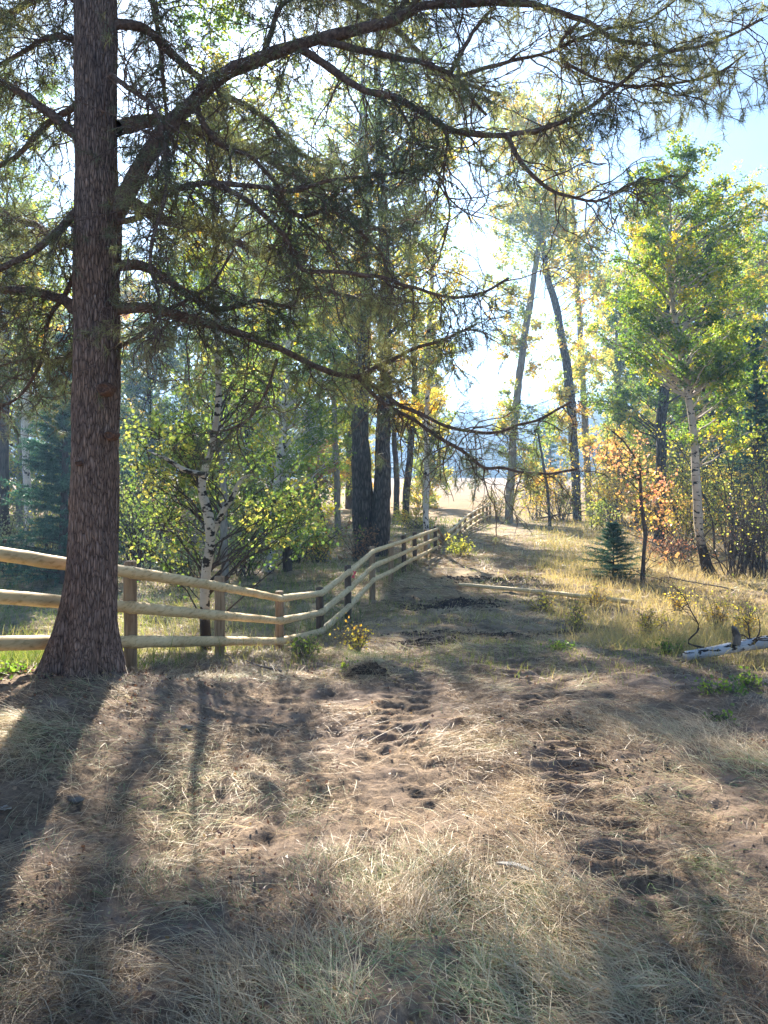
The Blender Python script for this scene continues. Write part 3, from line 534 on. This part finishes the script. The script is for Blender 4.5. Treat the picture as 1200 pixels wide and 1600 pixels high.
spruce('dim spruce half hidden behind the shaded dark spruce', 150, 850, 23, 7.5, 1.3, 22, 9)
spruce('dark spruce tip rising behind the leaves at the right edge', 1178, 830, 34, 9.5, 1.6, 24, 9)
spruce('second dim spruce deep in the right hand wood', 1125, 820, 44, 9.5, 1.8, 22, 9)
spruce('hazy spruce beyond the meadow gap between the leaning trunks', 858, 790, 75, 9, 2.2, 18, 8)

# ------------------------------------------------------------------ fence
def pole(name, pts, r0, r1, mat, parent=None, loc=None, k=14):
    pts = np.asarray(pts, float); S = spline(np.concatenate([pts, np.zeros((len(pts), 1))], 1), .15)[:, :3]
    n = len(S); rad = np.linspace(r0, r1, n)*(1+.10*(vn(np.arange(n)*.45, np.full(n, pts[0][0]*9), 4)-.5))
    S[1:-1] += (R.random((n-2, 3))-.5)*.006
    a = S[0]-nrm(S[1]-S[0])*.012; a2 = S[0]-nrm(S[1]-S[0])*.014; b = S[-1]+nrm(S[-1]-S[-2])*.012; b2 = S[-1]+nrm(S[-1]-S[-2])*.014
    S = np.concatenate([[a2, a], S, [b, b2]]); rad = np.concatenate([[.001, r0*.9], rad, [r1*.9, .001]])
    g = Geo(); tubes(g, S, rad, k, rough=.03); o = g.build(name, mat, parent, loc, smooth=True); return o
fence = empty('pole_fence', (P(204, 1048, 6.85)), 'long three rail fence of peeled poles running from the big pine to the bend', 'fence')
# joints of the near fence: px, depth, rail rows 1..3
J = [(-150, 4.45, 838, 915, 1007), (0, 5.35, 866, 932, 1005), (204, 6.85, 894, 949, 1003), (345, 8.75, 917, 962, 1002), (438, 10.9, 935, 970, 1002), (502, 12.5, 927, 957, 987), (545, 13.9, 894.5, 921, 948), (584, 16.2, 861, 884, 906),
     (613, 18.6, 851.5, 872, 892), (633, 20.4, 844.5, 863, 880), (650, 22.2, 838.5, 855.5, 872), (667, 24.2, 832.5, 848, 863), (683, 26.4, 826.5, 841, 855)]
def run(fence, J, spans, r):
    for c in range(3):
        for a, b in spans:
            pts = [P(J[i][0], J[i][2+c], J[i][1]) for i in range(a, b+1)]
            pole('rail', pts if len(pts) > 1 else pts, r*R.uniform(.95, 1.08), r*R.uniform(.88, 1.0), M['pole'], fence)
run(fence, J, [(0, 2), (2, 4), (4, 5), (5, 6), (6, 7), (7, 10), (10, 12)], .053)
def post(fence, px, d, ytop, mat, r=.055, back=.105, ribbon=False):
    top = P(px, ytop, d); nx, ny = -.97, .25
    x, y = top[0]+nx*back, d+ny*back; x = top[0]-back*.35; y = d+back*.95
    zt_ = EYE+(HY-ytop)/F*y; z0 = zg(x, y)-.3
    pole('post', [(x, y, z0), (x+.005, y, (z0+zt_)/2), (x, y, zt_)], r*1.05, r, mat, fence)
    return x, y, zt_
for (px, d, yt, dk) in ((-160, 4.45, 815, 0), (204, 6.85, 879, 0), (345, 8.75, 902, 0), (439, 10.9, 925, 0), (502, 12.5, 919, 1), (546, 13.9, 884, 1), (584, 16.2, 855, 0), (613, 18.6, 846, 0), (633, 20.4, 837, 1), (650, 22.2, 832, 1), (667, 24.2, 828, 0), (682, 26.4, 823, 1)):
    post(fence, px, d, yt, M['post_dark'] if dk else M['post'], .058 if d < 10 else .062)
far = empty('pole_fence', tuple(P(700, 858, 31)), 'far three rail fence of peeled poles beyond the bend, ending at the leaning trunks', 'fence')
J2 = [(693, 29.5, 838, 849, 860), (700, 31, 833, 845, 857), (712, 33, 823, 833.5, 845), (728, 36, 808, 818, 829), (745, 39.5, 797, 807, 816), (756, 42, 792.5, 801.5, 810), (767, 44, 788.5, 797, 805)]
run(far, J2, [(1, 3), (3, 5), (5, 6)], .058)
for c in range(3): pole('rail', [P(684, 826+14*c, 26.6), P(693, 841+10*c, 28.6), P(697, 847+9*c, 30)], .045, .045, M['post'], far)
for (px, d, yt) in ((692, 28.5, 835), (701, 31, 831), (712, 33, 820), (720, 34.5, 813), (728, 36, 806), (737, 38, 800), (744, 39.3, 795), (750, 40.6, 792.5), (756, 42, 790), (762, 43.2, 788), (767, 44, 786)):
    post(far, px, d, yt, M['post'] if px != 692 else M['post_dark'], .065)
g = Geo(); c = P(551, 892, 13.75)
for k in range(2):
    tl = np.linspace(0, 1, 6); a = np.stack([c[0]+.02*np.sin(tl*5+k)+k*.025, np.full(6, c[1]-.02*k), c[2]-tl*.13], 1); b = a+np.array([.022, .01, 0]); V = np.stack([a, b], 1).reshape(-1, 3)
    g.add(V, [[2*i, 2*i+1, 2*i+3, 2*i+2] for i in range(5)])
tag(g.build('marker_ribbon', M['ribbon'], loc=tuple(c)), 'small pink marker ribbon tied to a dark fence post', 'ribbon')
a = P(718, 917, 17.9); b = P(860, 933, 16.5); c = P(992, 951, 15.2)
o = pole('loose_pole', [(p[0], p[1], zg(p[0], p[1])+.10) for p in (a, b, c)], .043, .052, M['pole'], loc=tuple(b))
tag(o, 'long peeled pole lying loose in the grass across the path', 'pole')

# ------------------------------------------------------------------ fallen birch log with bare bough
def ground_at(px, py):
    d = np.concatenate([np.arange(1.6, 25, .02), np.arange(25, 90, .1)]); i = np.argmax(EYE+(HY-py)/F*d < zt((px-600)/F*d, d))
    return (px-600)/F*d[i], float(d[i])
lx, ly = ground_at(1080, 1036)
log = empty('birch_log', (lx, ly, zg(lx, ly)), 'fallen white birch log with black patches and a bare bough at the right edge', 'log')
pts = [(lx-.05, ly, zg(lx, ly)+.07), (lx+.45, ly+.15, zg(lx, ly)+.11), (lx+.9, ly+.28, zg(lx, ly)+.15), (lx+1.8, ly+.5, zg(lx, ly)+.16)]
M['log'] = solid('birch_log_bark', aspen_c(-3, (.60, .60, .60), 22, .55), .7, lambda nt: noise(nt, 25, 5, objco(nt)), .7, .02)
pole('log_body', pts, .048, .088, M['log'], log)
g = Geo(); b0 = np.array([lx+.02+.35, ly+.1, zg(lx, ly)+.1])
W = spline(np.array([[*b0, .011], *[[*P(px, py, ly+.1), r] for px, py, r in ((1076,1005,.010),(1092,982,.008),(1080,955,.006),(1062,925,.004),(1030,905,.003),(990,898,.0015))]]), .04); tubes(g, W[:, :3], W[:, 3], 6)
s, dd, _ = spawn(W[None, :, :3], 14, .1, 1, .9, .5, -.1); tubes(g, walk(s, dd, R.uniform(.1, .4, 14), 6, .25, 0), np.linspace(.004, .0012, 6)[None].repeat(14, 0), 4)
g.build('bare_bough', M['dark_bark'], log, smooth=True); g = Geo()
s = np.repeat(b0[None]+[[.35, .1, .02]], 8, 0)+R.normal(size=(8, 3))*.01; tubes(g, walk(s, R.normal(size=(8, 3))*.5+[[.1, -.2, .9]], R.uniform(.2, .5, 8), 7, .3, .05), np.linspace(.012, .002, 7)[None].repeat(8, 0), 5)
g.build('twig_cluster', M['dark_bark'], log, smooth=True)
g = Geo(); gs = np.array([lx+.52, ly+.12, zg(lx, ly)+.17]); tubes(g, np.stack([gs, gs+[.0, -.02, .09], gs+[-.03, -.02, .16], gs+[-.05, -.02, .19]]), np.array([.05, .04, .03, .008]), 8, rough=.3); g.build('branch_stub', M['deadwood'], log)

# ------------------------------------------------------------------ small stones and chip
def stone(px, py, s, label, mat, flat=.45, name='stone', cat='stone'):
    x, y = ground_at(px, py); z = zg(x, y); g = Geo(); nu, nv = 14, 9
    th = np.arange(nu)*2*PI/nu; ph = np.linspace(.02, PI-.02, nv); T, Q = np.meshgrid(th, ph)
    r = s*(1+.9*(vn(T*1.9, Q*2.6+px, 6)-.5)); V = np.stack([x+r*np.cos(T)*np.sin(Q)*1.3, y+r*np.sin(T)*np.sin(Q), z+s*.12+r*flat*np.cos(Q)], -1)
    g.add(V, [[i*nu+j, i*nu+(j+1) % nu, (i+1)*nu+(j+1) % nu, (i+1)*nu+j] for i in range(nv-1) for j in range(nu)])
    tag(g.build(name, mat, loc=(x, y, z), smooth=True), label, cat)
stone(118, 1250, .032, 'grey stone half buried in straw at the left foreground', M['stone'])
stone(292, 1141, .03, 'grey stone in dry grass below the pine foot', M['stone'])
stone(8, 1268, .018, 'tiny white pebble at the left edge of the foreground', M['chip'])
x, y = ground_at(803, 1366); z = zg(x, y); g = Geo()
A = np.array([[-.07, .03, .035], [.0, .0, .045], [.06, -.025, .035], [.085, -.03, .03]])+[x, y, z]; w = [.006, .016, .014, .002]
for (p, ww) in zip(A, w): g.add(np.array([p+[0, ww, 0], p-[0, ww, 0], p-[0, ww*.9, .009], p+[0, ww*.9, -.009]]))
g.q.append(np.array([[4*i+j, 4*i+(j+1) % 4, 4*i+4+(j+1) % 4, 4*i+4+j] for i in range(3) for j in range(4)])); tag(g.build('wood_chip', M['chip'], loc=(x, y, z)), 'pale splinter of wood lying on hay in the foreground', 'wood chip')

# ------------------------------------------------------------------ shrubs, brush, weeds
def shrub(label, px, py, w, h, leafm, tint, nst=16, nlf=700, size=.05, barkm='dark_bark', group=None, name='shrub', d=None):
    """w,h in photo pixels; foot at pixel px,py"""
    if d is None: x, d = ground_at(px, py)
    x = (px-600)/F*d; z = zg(x, d); m = d/F; root = empty(name, (x, d, z), label, name.replace('_', ' '), group)
    W_, H_ = w*m*.5, h*m; S = np.stack([x+R.normal(size=nst)*.18*W_, d+R.normal(size=nst)*.18*W_, np.full(nst, z-.03)], 1)
    D = np.stack([R.normal(size=nst)*.75*W_/H_, R.normal(size=nst)*.6*W_/H_, np.ones(nst)], 1); L = R.uniform(.55, 1.1, nst)*H_
    W = walk(S, D, L, 9, .13, .025); g = Geo(); tubes(g, W, np.linspace(1, .2, 9)[None]*(.006+.007*L)[:, None], 5)
    s2, d2, _ = spawn(W, 9, .25, 1, .9, .7, -.05); L2 = R.uniform(.12, .38, len(s2))*H_; W2 = walk(s2, d2, L2, 6, .2, .02); tubes(g, W2, np.linspace(1, .3, 6)[None]*(.002+.004*L2)[:, None], 3)
    s3, d3, _ = spawn(W2, 3, .3, 1, .9, .6, 0); L3 = R.uniform(.05, .15, len(s3))*H_; W3 = walk(s3, d3, L3, 4, .2, .02); tubes(g, W3, np.full((len(s3), 4), .0022), 3)
    g.build('stems', M[barkm], root)
    if nlf:
        allp = np.concatenate([W2.reshape(-1, 3), W3.reshape(-1, 3)]); i = R.integers(0, len(allp), nlf); C = allp[i]+R.normal(size=(nlf, 3))*size
        g = Geo(); leaves(g, C, size*R.uniform(.6, 1.3, nlf), np.clip(tint+.25*(vn(C[:, 0]*3, C[:, 2]*3, 5)-.5)*2+R.normal(size=nlf)*.12, 0, 1), .2); g.build('foliage', M[leafm], root)
SH = [
 ('orange shrub glowing at the meadow edge between the leaning cottonwoods', 868, 812, 90, 120, 'leaf_orange', .1, 14, 1300, .11),
 ('yellow orange shrub behind the spruce and the orange sapling', 1030, 850, 110, 110, 'leaf_orange', .05, 16, 1600, .08),
 ('golden bush just right of the little spruce', 1075, 862, 100, 130, 'leaf_yellow', .75, 16, 1500, .075),
 ('tall yellow green shrub right of the pale aspen', 1155, 870, 110, 220, 'leaf_yellow', .5, 22, 3200, .07),
 ('dark tangled thicket with few leaves at the right edge', 1185, 905, 100, 150, 'leaf_yellow', .45, 30, 500, .06),
 ('dark bare thicket immediately right of the black footed aspen', 1150, 902, 90, 130, 'leaf_red', .4, 26, 200, .05),
 ('low bare twiggy shrub left of the black footed aspen', 1060, 888, 110, 65, 'leaf_red', .6, 30, 260, .05),
 ('russet leaved shrub low behind the orange sapling', 1040, 872, 60, 45, 'leaf_red', .7, 14, 500, .06),
 ('yellow green bush at the foot of the left leaning cottonwood', 930, 830, 90, 60, 'leaf_yellow', .35, 14, 900, .08),
 ('willow like shrub with fanned bare stems at the meadow edge', 880, 814, 70, 80, 'leaf_yellow', .5, 20, 300, .1),
 ('pale yellow shrub at the left of the right leaning cottonwood', 778, 815, 35, 55, 'leaf_yellow', .6, 10, 400, .09),
 ('small yellow bush against the far end of the near fence', 716, 868, 30, 34, 'leaf_yellow', .6, 12, 450, .07),
 ('golden twiggy bush below the leaning sapling', 500, 880, 90, 70, 'leaf_yellow', .7, 20, 900, .07),
 ('brown leaved bush at the foot of the cottonwood', 560, 878, 50, 60, 'leaf_red', .3, 14, 500, .07),
 ('bushy green shrub low behind the middle fence posts', 460, 880, 110, 120, 'leaf_green', .45, 22, 2600, .07),
 ('green shrub between the crooked aspen and the white patched trunk', 380, 900, 90, 120, 'leaf_bright', .4, 20, 1800, .06),
 ('shaded grey green bush beside the crooked aspen foot', 285, 915, 100, 90, 'leaf_grey', .3, 22, 1500, .06),
 ('yellow green shrub just right of the pine trunk', 215, 900, 80, 200, 'leaf_bright', .55, 20, 2600, .065),
 ('brown withered shrub right of the pine trunk above the top rail', 235, 880, 60, 120, 'leaf_red', .15, 18, 900, .06),
 ('pale silvery shrub left of the pine trunk behind the rails', 20, 895, 120, 110, 'leaf_grey', .8, 24, 2400, .06),
 ('silvery leaved shrub against the dark spruce', 80, 905, 80, 100, 'leaf_grey', .6, 20, 1400, .055),
 ('yellow leaved shrub in front of the dark spruce', 75, 880, 60, 100, 'leaf_bright', .9, 12, 500, .075),
 ('rosy brown bush in the sunlit gap left of the cottonwood', 470, 820, 120, 70, 'leaf_orange', .2, 20, 1200, .1),
 ('yellow bush in the gap between the cottonwood and the grey trunk', 650, 826, 80, 50, 'leaf_yellow', .55, 16, 800, .1),
 ('broad golden bush at the back behind the russet shrub', 1000, 822, 130, 120, 'leaf_yellow', .7, 20, 2200, .11),
 ('golden green bush at the back behind the pale aspen', 1100, 828, 130, 150, 'leaf_yellow', .55, 20, 2400, .11),
 ('tall golden bush at the right edge behind the thicket', 1200, 835, 130, 170, 'leaf_yellow', .7, 20, 2400, .10),
 ('pale golden bush between the right leaning trunk and the meadow edge', 835, 812, 60, 70, 'leaf_yellow', .65, 14, 800, .12),
 ('yellow green bush around the foot of the straight cottonwood', 945, 818, 90, 110, 'leaf_yellow', .45, 16, 1500, .12),
 ('orange tinted bush high behind the orange sapling', 960, 815, 90, 160, 'leaf_orange', .05, 16, 1500, .12),
 ('green bush far behind the crooked aspen', 330, 830, 150, 110, 'leaf_green', .5, 20, 2000, .11),
 ('green bush far behind the white patched trunk', 420, 830, 130, 120, 'leaf_green', .6, 20, 2000, .11),
 ('bluish shaded brush heap of twigs behind the crooked aspen', 360, 880, 160, 60, 'leaf_grey', .1, 40, 600, .06),
]
for (lab, px, py, w, h, lm, t, ns, nl, sz) in SH: shrub(lab, px, py, w, h, lm, t, ns, nl, sz, group=None)
YW = 'yellow leaved weeds in the dry grass'
for i, (px, py, h, lab) in enumerate(((560, 1020, 55, 'tall yellow weed between the near bare earth and the dark posts'), (900, 985, 45, 'yellow weed in dry grass just below the loose pole'), (1120, 985, 60, 'yellow weed growing above the birch log end'),
      (1010, 1000, 50, 'yellow weed left of the bare bough'), (930, 950, 35, 'yellow weed beside the loose pole end'), (470, 1028, 40, 'green weed at the post where the fence dips'), (1165, 1000, 60, 'yellow weed behind the birch log at the photo edge'), (845, 955, 35, 'small yellow weed in front of the loose pole'), (1060, 960, 50, 'yellow weed beneath the bare bough tip'))):
    shrub(lab, px, py, 45, h, 'leaf_yellow', .7 if i != 5 else .2, 12, 260, .035, 'deadwood', YW, 'weed')
GW = 'low green leafy plants on the ground'
for i, (px, py, h, w, lab) in enumerate(((1120, 1085, 34, 90, 'broad patch of green leafy plants below the birch log'), (1165, 1075, 34, 80, 'green leafy plants right under the birch log'), (1128, 1130, 22, 26, 'tiny dark green plant alone in the straw at right'),
      (1050, 1020, 22, 60, 'green sprouts left of the birch log end'), (545, 1048, 16, 22, 'small dark green plant by the hay clump'), (880, 1015, 16, 60, 'flat green sprouts on the churned earth right of the path'), (20, 1052, 18, 90, 'low green ivy like plants left of the pine foot'))):
    shrub(lab, px, py, w, h, 'leaf_green', .35, 16, 300 if w > 50 else 80, .032, 'deadwood', GW, 'leafy_plant')
# dead brush and fallen limbs
def deadlimbs(name, label, spots, cat):
    for px, py, ln, r, ang, lab in spots:
        x, y = ground_at(px, py); z = zg(x, y); g = Geo()
        W = walk(np.array([[x, y, z+r]]), np.array([[math.cos(ang), .2*math.sin(ang*3), math.sin(ang)*.7]]), ln, 10, .08, .01); W[..., 2] = np.maximum(W[..., 2], z+r)
        tubes(g, W, np.linspace(r, r*.35, 10)[None], 7); s, dd, _ = spawn(W, 9, .2, 1, .9, .5, -.2); tubes(g, walk(s, dd, R.uniform(.15, .4, 9)*ln, 7, .2, .01), np.linspace(r*.3, r*.08, 7)[None].repeat(9, 0), 4)
        tag(g.build(name, M['deadwood'], loc=(x, y, z), smooth=True), lab, cat)
deadlimbs('dead_branch', '', [(1075, 890, 2.2, .03, .35, 'grey dead branch slanting up behind the orange sapling'), (1040, 885, 1.8, .02, 2.6, 'thin dead branch lying left of the black footed aspen'), (1100, 885, 2.6, .025, 2.7, 'dead branch across the brush by the black footed aspen'),
   (840, 812, 4, .07, .15, 'dark fallen branch at the meadow edge'), (450, 870, 3, .04, .5, 'dead branch leaning in the shaded thicket'), (300, 880, 3, .045, .7, 'dead branch propped in the thicket beside the crooked aspen'), (380, 868, 3.4, .05, 2.5, 'dead branch slanting left in the shaded thicket'),
   (520, 858, 2.4, .03, 2.2, 'dead branch by the leaning sapling'), (1150, 925, 1.6, .02, 2.9, 'dead twiggy branch on the ground at the right edge'), (440, 1052, .35, .014, 2.9, 'pale dead stick lying on the bank below the fence')], 'branch')
# stump beside the white patched trunk
x, y = ground_at(449, 892); g = Geo(); z = zg(x, y); tubes(g, np.array([[x, y, z-.1], [x, y, z+.3], [x+.03, y, z+.72], [x+.03, y, z+.76], [x+.03, y, z+.762]]), np.array([.15, .12, .11, .09, .001]), 10, rough=.2)
tag(g.build('tree_stump', M['dark_bark'], loc=(x, y, z)), 'dark broken stump beside the white patched trunk', 'stump')

# ------------------------------------------------------------------ ground cover
def fan(N, y0, y1, half=.72):
    y = y0*(y1/y0)**R.random(N); x = R.uniform(-half, half, N)*y+R.uniform(-.5, .5, N); return x, y
def straw(N, y0, y1, seg):
    x, y = fan(N, y0, y1)
    dens = .07+1.3*sm((fbm(x*1.3+4, y*1.3, 51)-.40)/.2)*sm((fbm(x*5, y*5, 53)-.25)/.3)
    for l in LANES: dens = dens*(1-.75*lane(x, y, *l)[0])
    cl = np.zeros(N)
    for (cx, cy, r, a) in CL: cl = np.maximum(cl, a*np.exp(-((x-cx)**2+(y-cy)**2)/r**2))
    dens = dens*.42+.42*cl*sm((fbm(x*6, y*6, 57)-.3)/.3)
    k = R.random(N) < dens; x, y, cl = x[k], y[k], cl[k]; n = len(x)
    fl = 2*PI*vn(x*.6, y*.6, 90)*1.3+R.normal(size=n)*.75
    el = np.abs(R.normal(size=n))*.22+.05+cl*R.uniform(0, .5, n)
    D = np.stack([np.cos(fl)*np.cos(el), np.sin(fl)*np.cos(el), np.sin(el)], 1); z = zt(x, y)+R.random(n)*(.012+.05*np.clip(cl, 0, 1))
    L = R.uniform(.03, .15, n)*(1+.8*R.random(n)**3)*(1+.5*cl)*(1+.02*(y-2)+.1*np.maximum(y-7, 0)); gr = sm((vn(x*.9, y*.9, 71)-.55)/.3)*.30+.20*np.clip(cl, 0, 1)
    tint = np.clip(R.normal(size=n)*.18+.34+gr+.35*(vn(x*3, y*3, 72)-.5)-.25*sm((fbm(x*1.7, y*1.7, 75)-.5)/.15), 0, 1)
    g = Geo(); ribbons(g, np.stack([x, y, z], 1), D, L, R.uniform(.0012, .0032, n)*(1+.08*(y-2)+.2*np.maximum(y-7, 0)), seg, tint, np.sin(el)*R.uniform(.7, 1.0, n)); return g
CL = []   # heaps of cut grass: x, y, radius, strength
for (px, py, r, a) in ((640, 1400, .38, 1.0), (850, 1430, .45, 1.0), (860, 1560, .35, 1.0), (400, 1560, .42, 1.0), (1100, 1580, .3, .8), (100, 1540, .35, .9), (20, 1480, .25, .8), (250, 1290, .3, .6), (470, 1270, .2, .5), (700, 1480, .3, .9), (540, 1370, .2, .8),
      (170, 1090, .45, .8), (40, 1160, .5, .8), (290, 1160, .4, .5), (1100, 1350, .16, .9), (1110, 1430, .2, .7), (880, 1290, .35, .5), (1020, 1270, .3, .5), (1150, 1200, .6, .7), (900, 1130, .8, .6), (1050, 1150, .8, .6), (340, 1400, .25, .5), (760, 1170, .5, .5),
      (575, 1052, .22, 1.0), (240, 1380, .25, .7), (60, 1350, .4, .6), (960, 1460, .4, .6), (1180, 1480, .5, .8), (560, 1030, .9, .5), (760, 1010, 1.0, .4)):
    cx, cy = ground_at(px, py); CL.append((cx, cy, r, a))
g = straw(600000, 1.7, 32, 3); tag(g.build('straw_litter', M['straw']), 'cut straw and hay scattered over the trampled earth', 'straw', kind='stuff')
g = straw(330000, 6.5, 34, 2); tag(g.build('straw_litter', M['straw']), 'dry straw strewn thinly along the path beyond the near bend of the fence', 'straw', kind='stuff')
# tufts of green and dry grass standing in the foreground
g = Geo()
for (cx, cy, r, a) in CL:
    n = int(520*a*min(r, .5)/.35*(1 if cy < 5 else .7)); x = cx+R.normal(size=n)*r*.55; y = cy+R.normal(size=n)*r*.55; fl = 2*PI*vn(x*.8+5, y*.8, 90)+R.normal(size=n)*.6; el = R.uniform(.1, .8, n)
    D = np.stack([np.cos(fl)*np.cos(el), np.sin(fl)*np.cos(el), np.sin(el)], 1)
    ribbons(g, np.stack([x, y, zt(x, y)], 1), D, R.uniform(.05, .17, n)*(.6+.5*a), R.uniform(.0012, .0028, n), 4, np.clip(.84+R.normal(size=n)*.14+.3*(vn(x*1.2, y*1.2, 3)-.5)*2, 0, 1), R.uniform(.3, .85, n)*np.sin(el)+.05)
tag(g.build('grass_tufts', M['straw']), 'pale green and straw coloured grass tufts flattened in the foreground', 'grass', kind='stuff')
# standing grass, green in the shade left, gold on the right
def meadow(N, y0, y1, side, mat, name, label, hmin, hmax, tb, sel, w=.0048, seg=3):
    x, y = fan(N, y0, y1, .8); fx = np.interp(y, [j[1] for j in J]+[31, 36, 44, 90], [(j[0]-600)/F*j[1] for j in J]+[2.58, 3.8, 6.1, 14])
    k = sel(x, y, fx) > R.random(N); x, y = x[k], y[k]; n = len(x)
    a = R.uniform(0, 2*PI, n); el = R.uniform(.75, 1.5, n); D = np.stack([np.cos(a)*np.cos(el), np.sin(a)*np.cos(el), np.sin(el)], 1)
    h = R.uniform(hmin, hmax, n)*(.45+.9*fbm(x*.7, y*.7, 14))
    tint = np.clip(tb+.9*(fbm(x*.35, y*.35, 29)-.5)+R.normal(size=n)*.15, 0, 1); g = Geo()
    ribbons(g, np.stack([x, y, zt(x, y)-.01], 1), D, h, R.uniform(.7, 1.4, n)*w*np.maximum(1, y/9), seg, tint, R.uniform(.05, .45, n)); tag(g.build(name, mat), label, 'grass', kind='stuff')
patch = lambda x, y, s: sm((fbm(x*.5, y*.5, s)-.38)/.2)
meadow(110000, 7.3, 45, -1, M['grass_green'], 'standing_grass', 'green grass standing in the shade behind the fence', .15, .42, .45, lambda x, y, fx: sm((fx+.35-x)/.4)*(.35+.65*patch(x, y, 7)))
meadow(45000, 5.2, 7.5, -1, M['grass_green'], 'standing_grass', 'green grass standing left of the big pine behind the rails', .12, .4, .55, lambda x, y, fx: sm((fx-.1-x)/.2)*.7)
rightedge = lambda y: np.interp(y, [0, 6, 7.5, 9, 12, 18, 30, 60], [9, 5.6, 3.1, 2.2, 1.9, 3.0, 5.4, 10])
meadow(230000, 6, 55, 1, M['grass_gold'], 'dry_grass', 'golden dry grass standing on the right of the path', .15, .5, .4, lambda x, y, fx: sm((x-rightedge(y)-1.6*(fbm(x*.9, y*.5, 63)-.5))/1.8)*(.4+.6*patch(x, y, 9)))
meadow(135000, 6.6, 50, 1, M['grass_green'], 'path_grass', 'short thin grass growing along the path between the fence and the gold grass', .04, .20, .72, lambda x, y, fx: sm((x-fx)/.3)*(.12+.85*patch(x*1.6, y*1.2, 17))*sm((y-6.4)/3)*(1-.9*sm((x-rightedge(y)-1)/1)), .005, 2)
# root clump torn up beside the path
cx, cy = ground_at(575, 1056); cz = zg(cx, cy); sod = empty('sod_clump', (cx, cy, cz), 'dark torn up root clump with dead grass on the bank left of the path', 'clump of roots')
th = np.linspace(0, 2*PI, 24, endpoint=False); ph = np.linspace(.03, PI*.62, 10); T, Q = np.meshgrid(th, ph); rr = .17*(1+.5*(vn(T*3, Q*5, 4)-.5)+.4*(vn(T*7, Q*9, 5)-.5))
g = Geo(); g.add(np.stack([cx+rr*np.cos(T)*np.sin(Q), cy+rr*.8*np.sin(T)*np.sin(Q), cz+rr*.55*np.cos(Q)], -1), [[i*24+j, (i+1)*24+j, (i+1)*24+(j+1) % 24, i*24+(j+1) % 24] for i in range(9) for j in range(24)]); g.build('soil_ball', M['cone'], sod)
n = 900; a = R.uniform(0, 2*PI, n); q = R.uniform(0, 1.4, n); B = np.stack([cx+.15*np.cos(a)*np.sin(q), cy+.12*np.sin(a)*np.sin(q), cz+.085*np.cos(q)], 1); g = Geo()
ribbons(g, B, np.stack([np.cos(a)*np.sin(q)+R.normal(size=n)*.5, np.sin(a)*np.sin(q)+R.normal(size=n)*.5, np.cos(q)*.6+R.random(n)*.3], 1), R.uniform(.05, .16, n), .003, 3, np.clip(R.normal(size=n)*.12+.08, 0, 1), .6); g.build('dead_grass', M['straw'], sod)
# fallen leaves
x, y = fan(30000, 1.8, 20, .75); den = .05+.9*sm((fbm(x*.8, y*.8, 99)-.5)/.2)*.3+.9*np.exp(-((y-7.5)/.55)**2)*sm((.4-x)/1)+.8*np.exp(-((x+2.1)**2+(y-5.6)**2)/.8)+.5*np.exp(-((x-3)**2+(y-8.2)**2)/2)
k = R.random(len(x)) < den; x, y = x[k], y[k]; n = len(x); g = Geo()
leaves(g, np.stack([x, y, zt(x, y)+.012+.02*R.random(n)], 1), R.uniform(.010, .030, n), np.clip(R.normal(size=n)*.25+.55, 0, 1), .1)
tag(g.build('leaf_litter', M['litter']), 'brown and russet fallen leaves and crumbs scattered over the ground', 'leaves', kind='stuff')
# earth crumbs
x, y = fan(3500, 1.8, 18, .75); k = fbm(x*1.5, y*1.5, 33) > .5; x, y = x[k], y[k]; s = R.uniform(.003, .008, len(x))*(1+.05*y)
for (px, py, rx, ry, n) in ((700, 945, .7, .5, 1500), (745, 992, .8, .25, 900), (672, 1006, .45, .35, 700), (885, 990, .35, .15, 500), (760, 905, .9, .5, 900), (840, 1130, .35, .2, 90), (910, 1190, .35, .2, 80), (575, 1058, .16, .1, 300)):
    a, b = ground_at(px, py); x = np.append(x, a+R.normal(size=n)*rx*.6); y = np.append(y, b+R.normal(size=n)*ry*.6); s = np.append(s, R.uniform(.006, .026, n)*(.5+b*.05))
n = len(x)
o_ = np.array([[1, 0, 0], [0, 1, 0], [-1, 0, 0], [0, -1, 0], [0, 0, .8], [0, 0, -.8]])*1.; V = np.stack([x, y, zt(x, y)+s*.3], 1)[:, None]+o_[None]*s[:, None, None]*R.uniform(.6, 1.3, (n, 6, 1))
T = np.array([[0, 1, 4], [1, 2, 4], [2, 3, 4], [3, 0, 4], [1, 0, 5], [2, 1, 5], [3, 2, 5], [0, 3, 5]]); g = Geo(); g.add(V.reshape(-1, 3), tris=(np.arange(n)*6)[:, None, None].repeat(8, 1)[:, :, :]+T[None] if False else ((np.arange(n)*6)[:, None, None]+T[None]).reshape(-1, 3))
tag(g.build('earth_crumbs', solid('earth_crumbs', lambda nt: ramp(nt, [(.3, (.035, .026, .022)), (.7, (.11, .08, .062))], noise(nt, 8, 3, objco(nt))), .95)), 'loose dark crumbs of churned earth', 'soil', kind='stuff')

# ------------------------------------------------------------------ haze
hm, nt, out = newmat('haze'); pv = nt.nodes.new('ShaderNodeVolumePrincipled'); pv.inputs['Color'].default_value = (.38, .63, 1.0, 1); pv.inputs['Density'].default_value = .0014; pv.inputs['Anisotropy'].default_value = .55
nt.links.new(pv.outputs[0], out.inputs['Volume'])
g = Geo(); X0, X1, Y0, Y1, Z0, Z1 = -4600, 4600, -60, 3200, -3.5, 72
g.add(np.array([[a, b, c] for c in (Z0, Z1) for b in (Y0, Y1) for a in (X0, X1)]), [[0, 2, 3, 1], [4, 5, 7, 6], [0, 1, 5, 4], [2, 6, 7, 3], [0, 4, 6, 2], [1, 3, 7, 5]])
tag(g.build('haze', hm), kind='stuff')
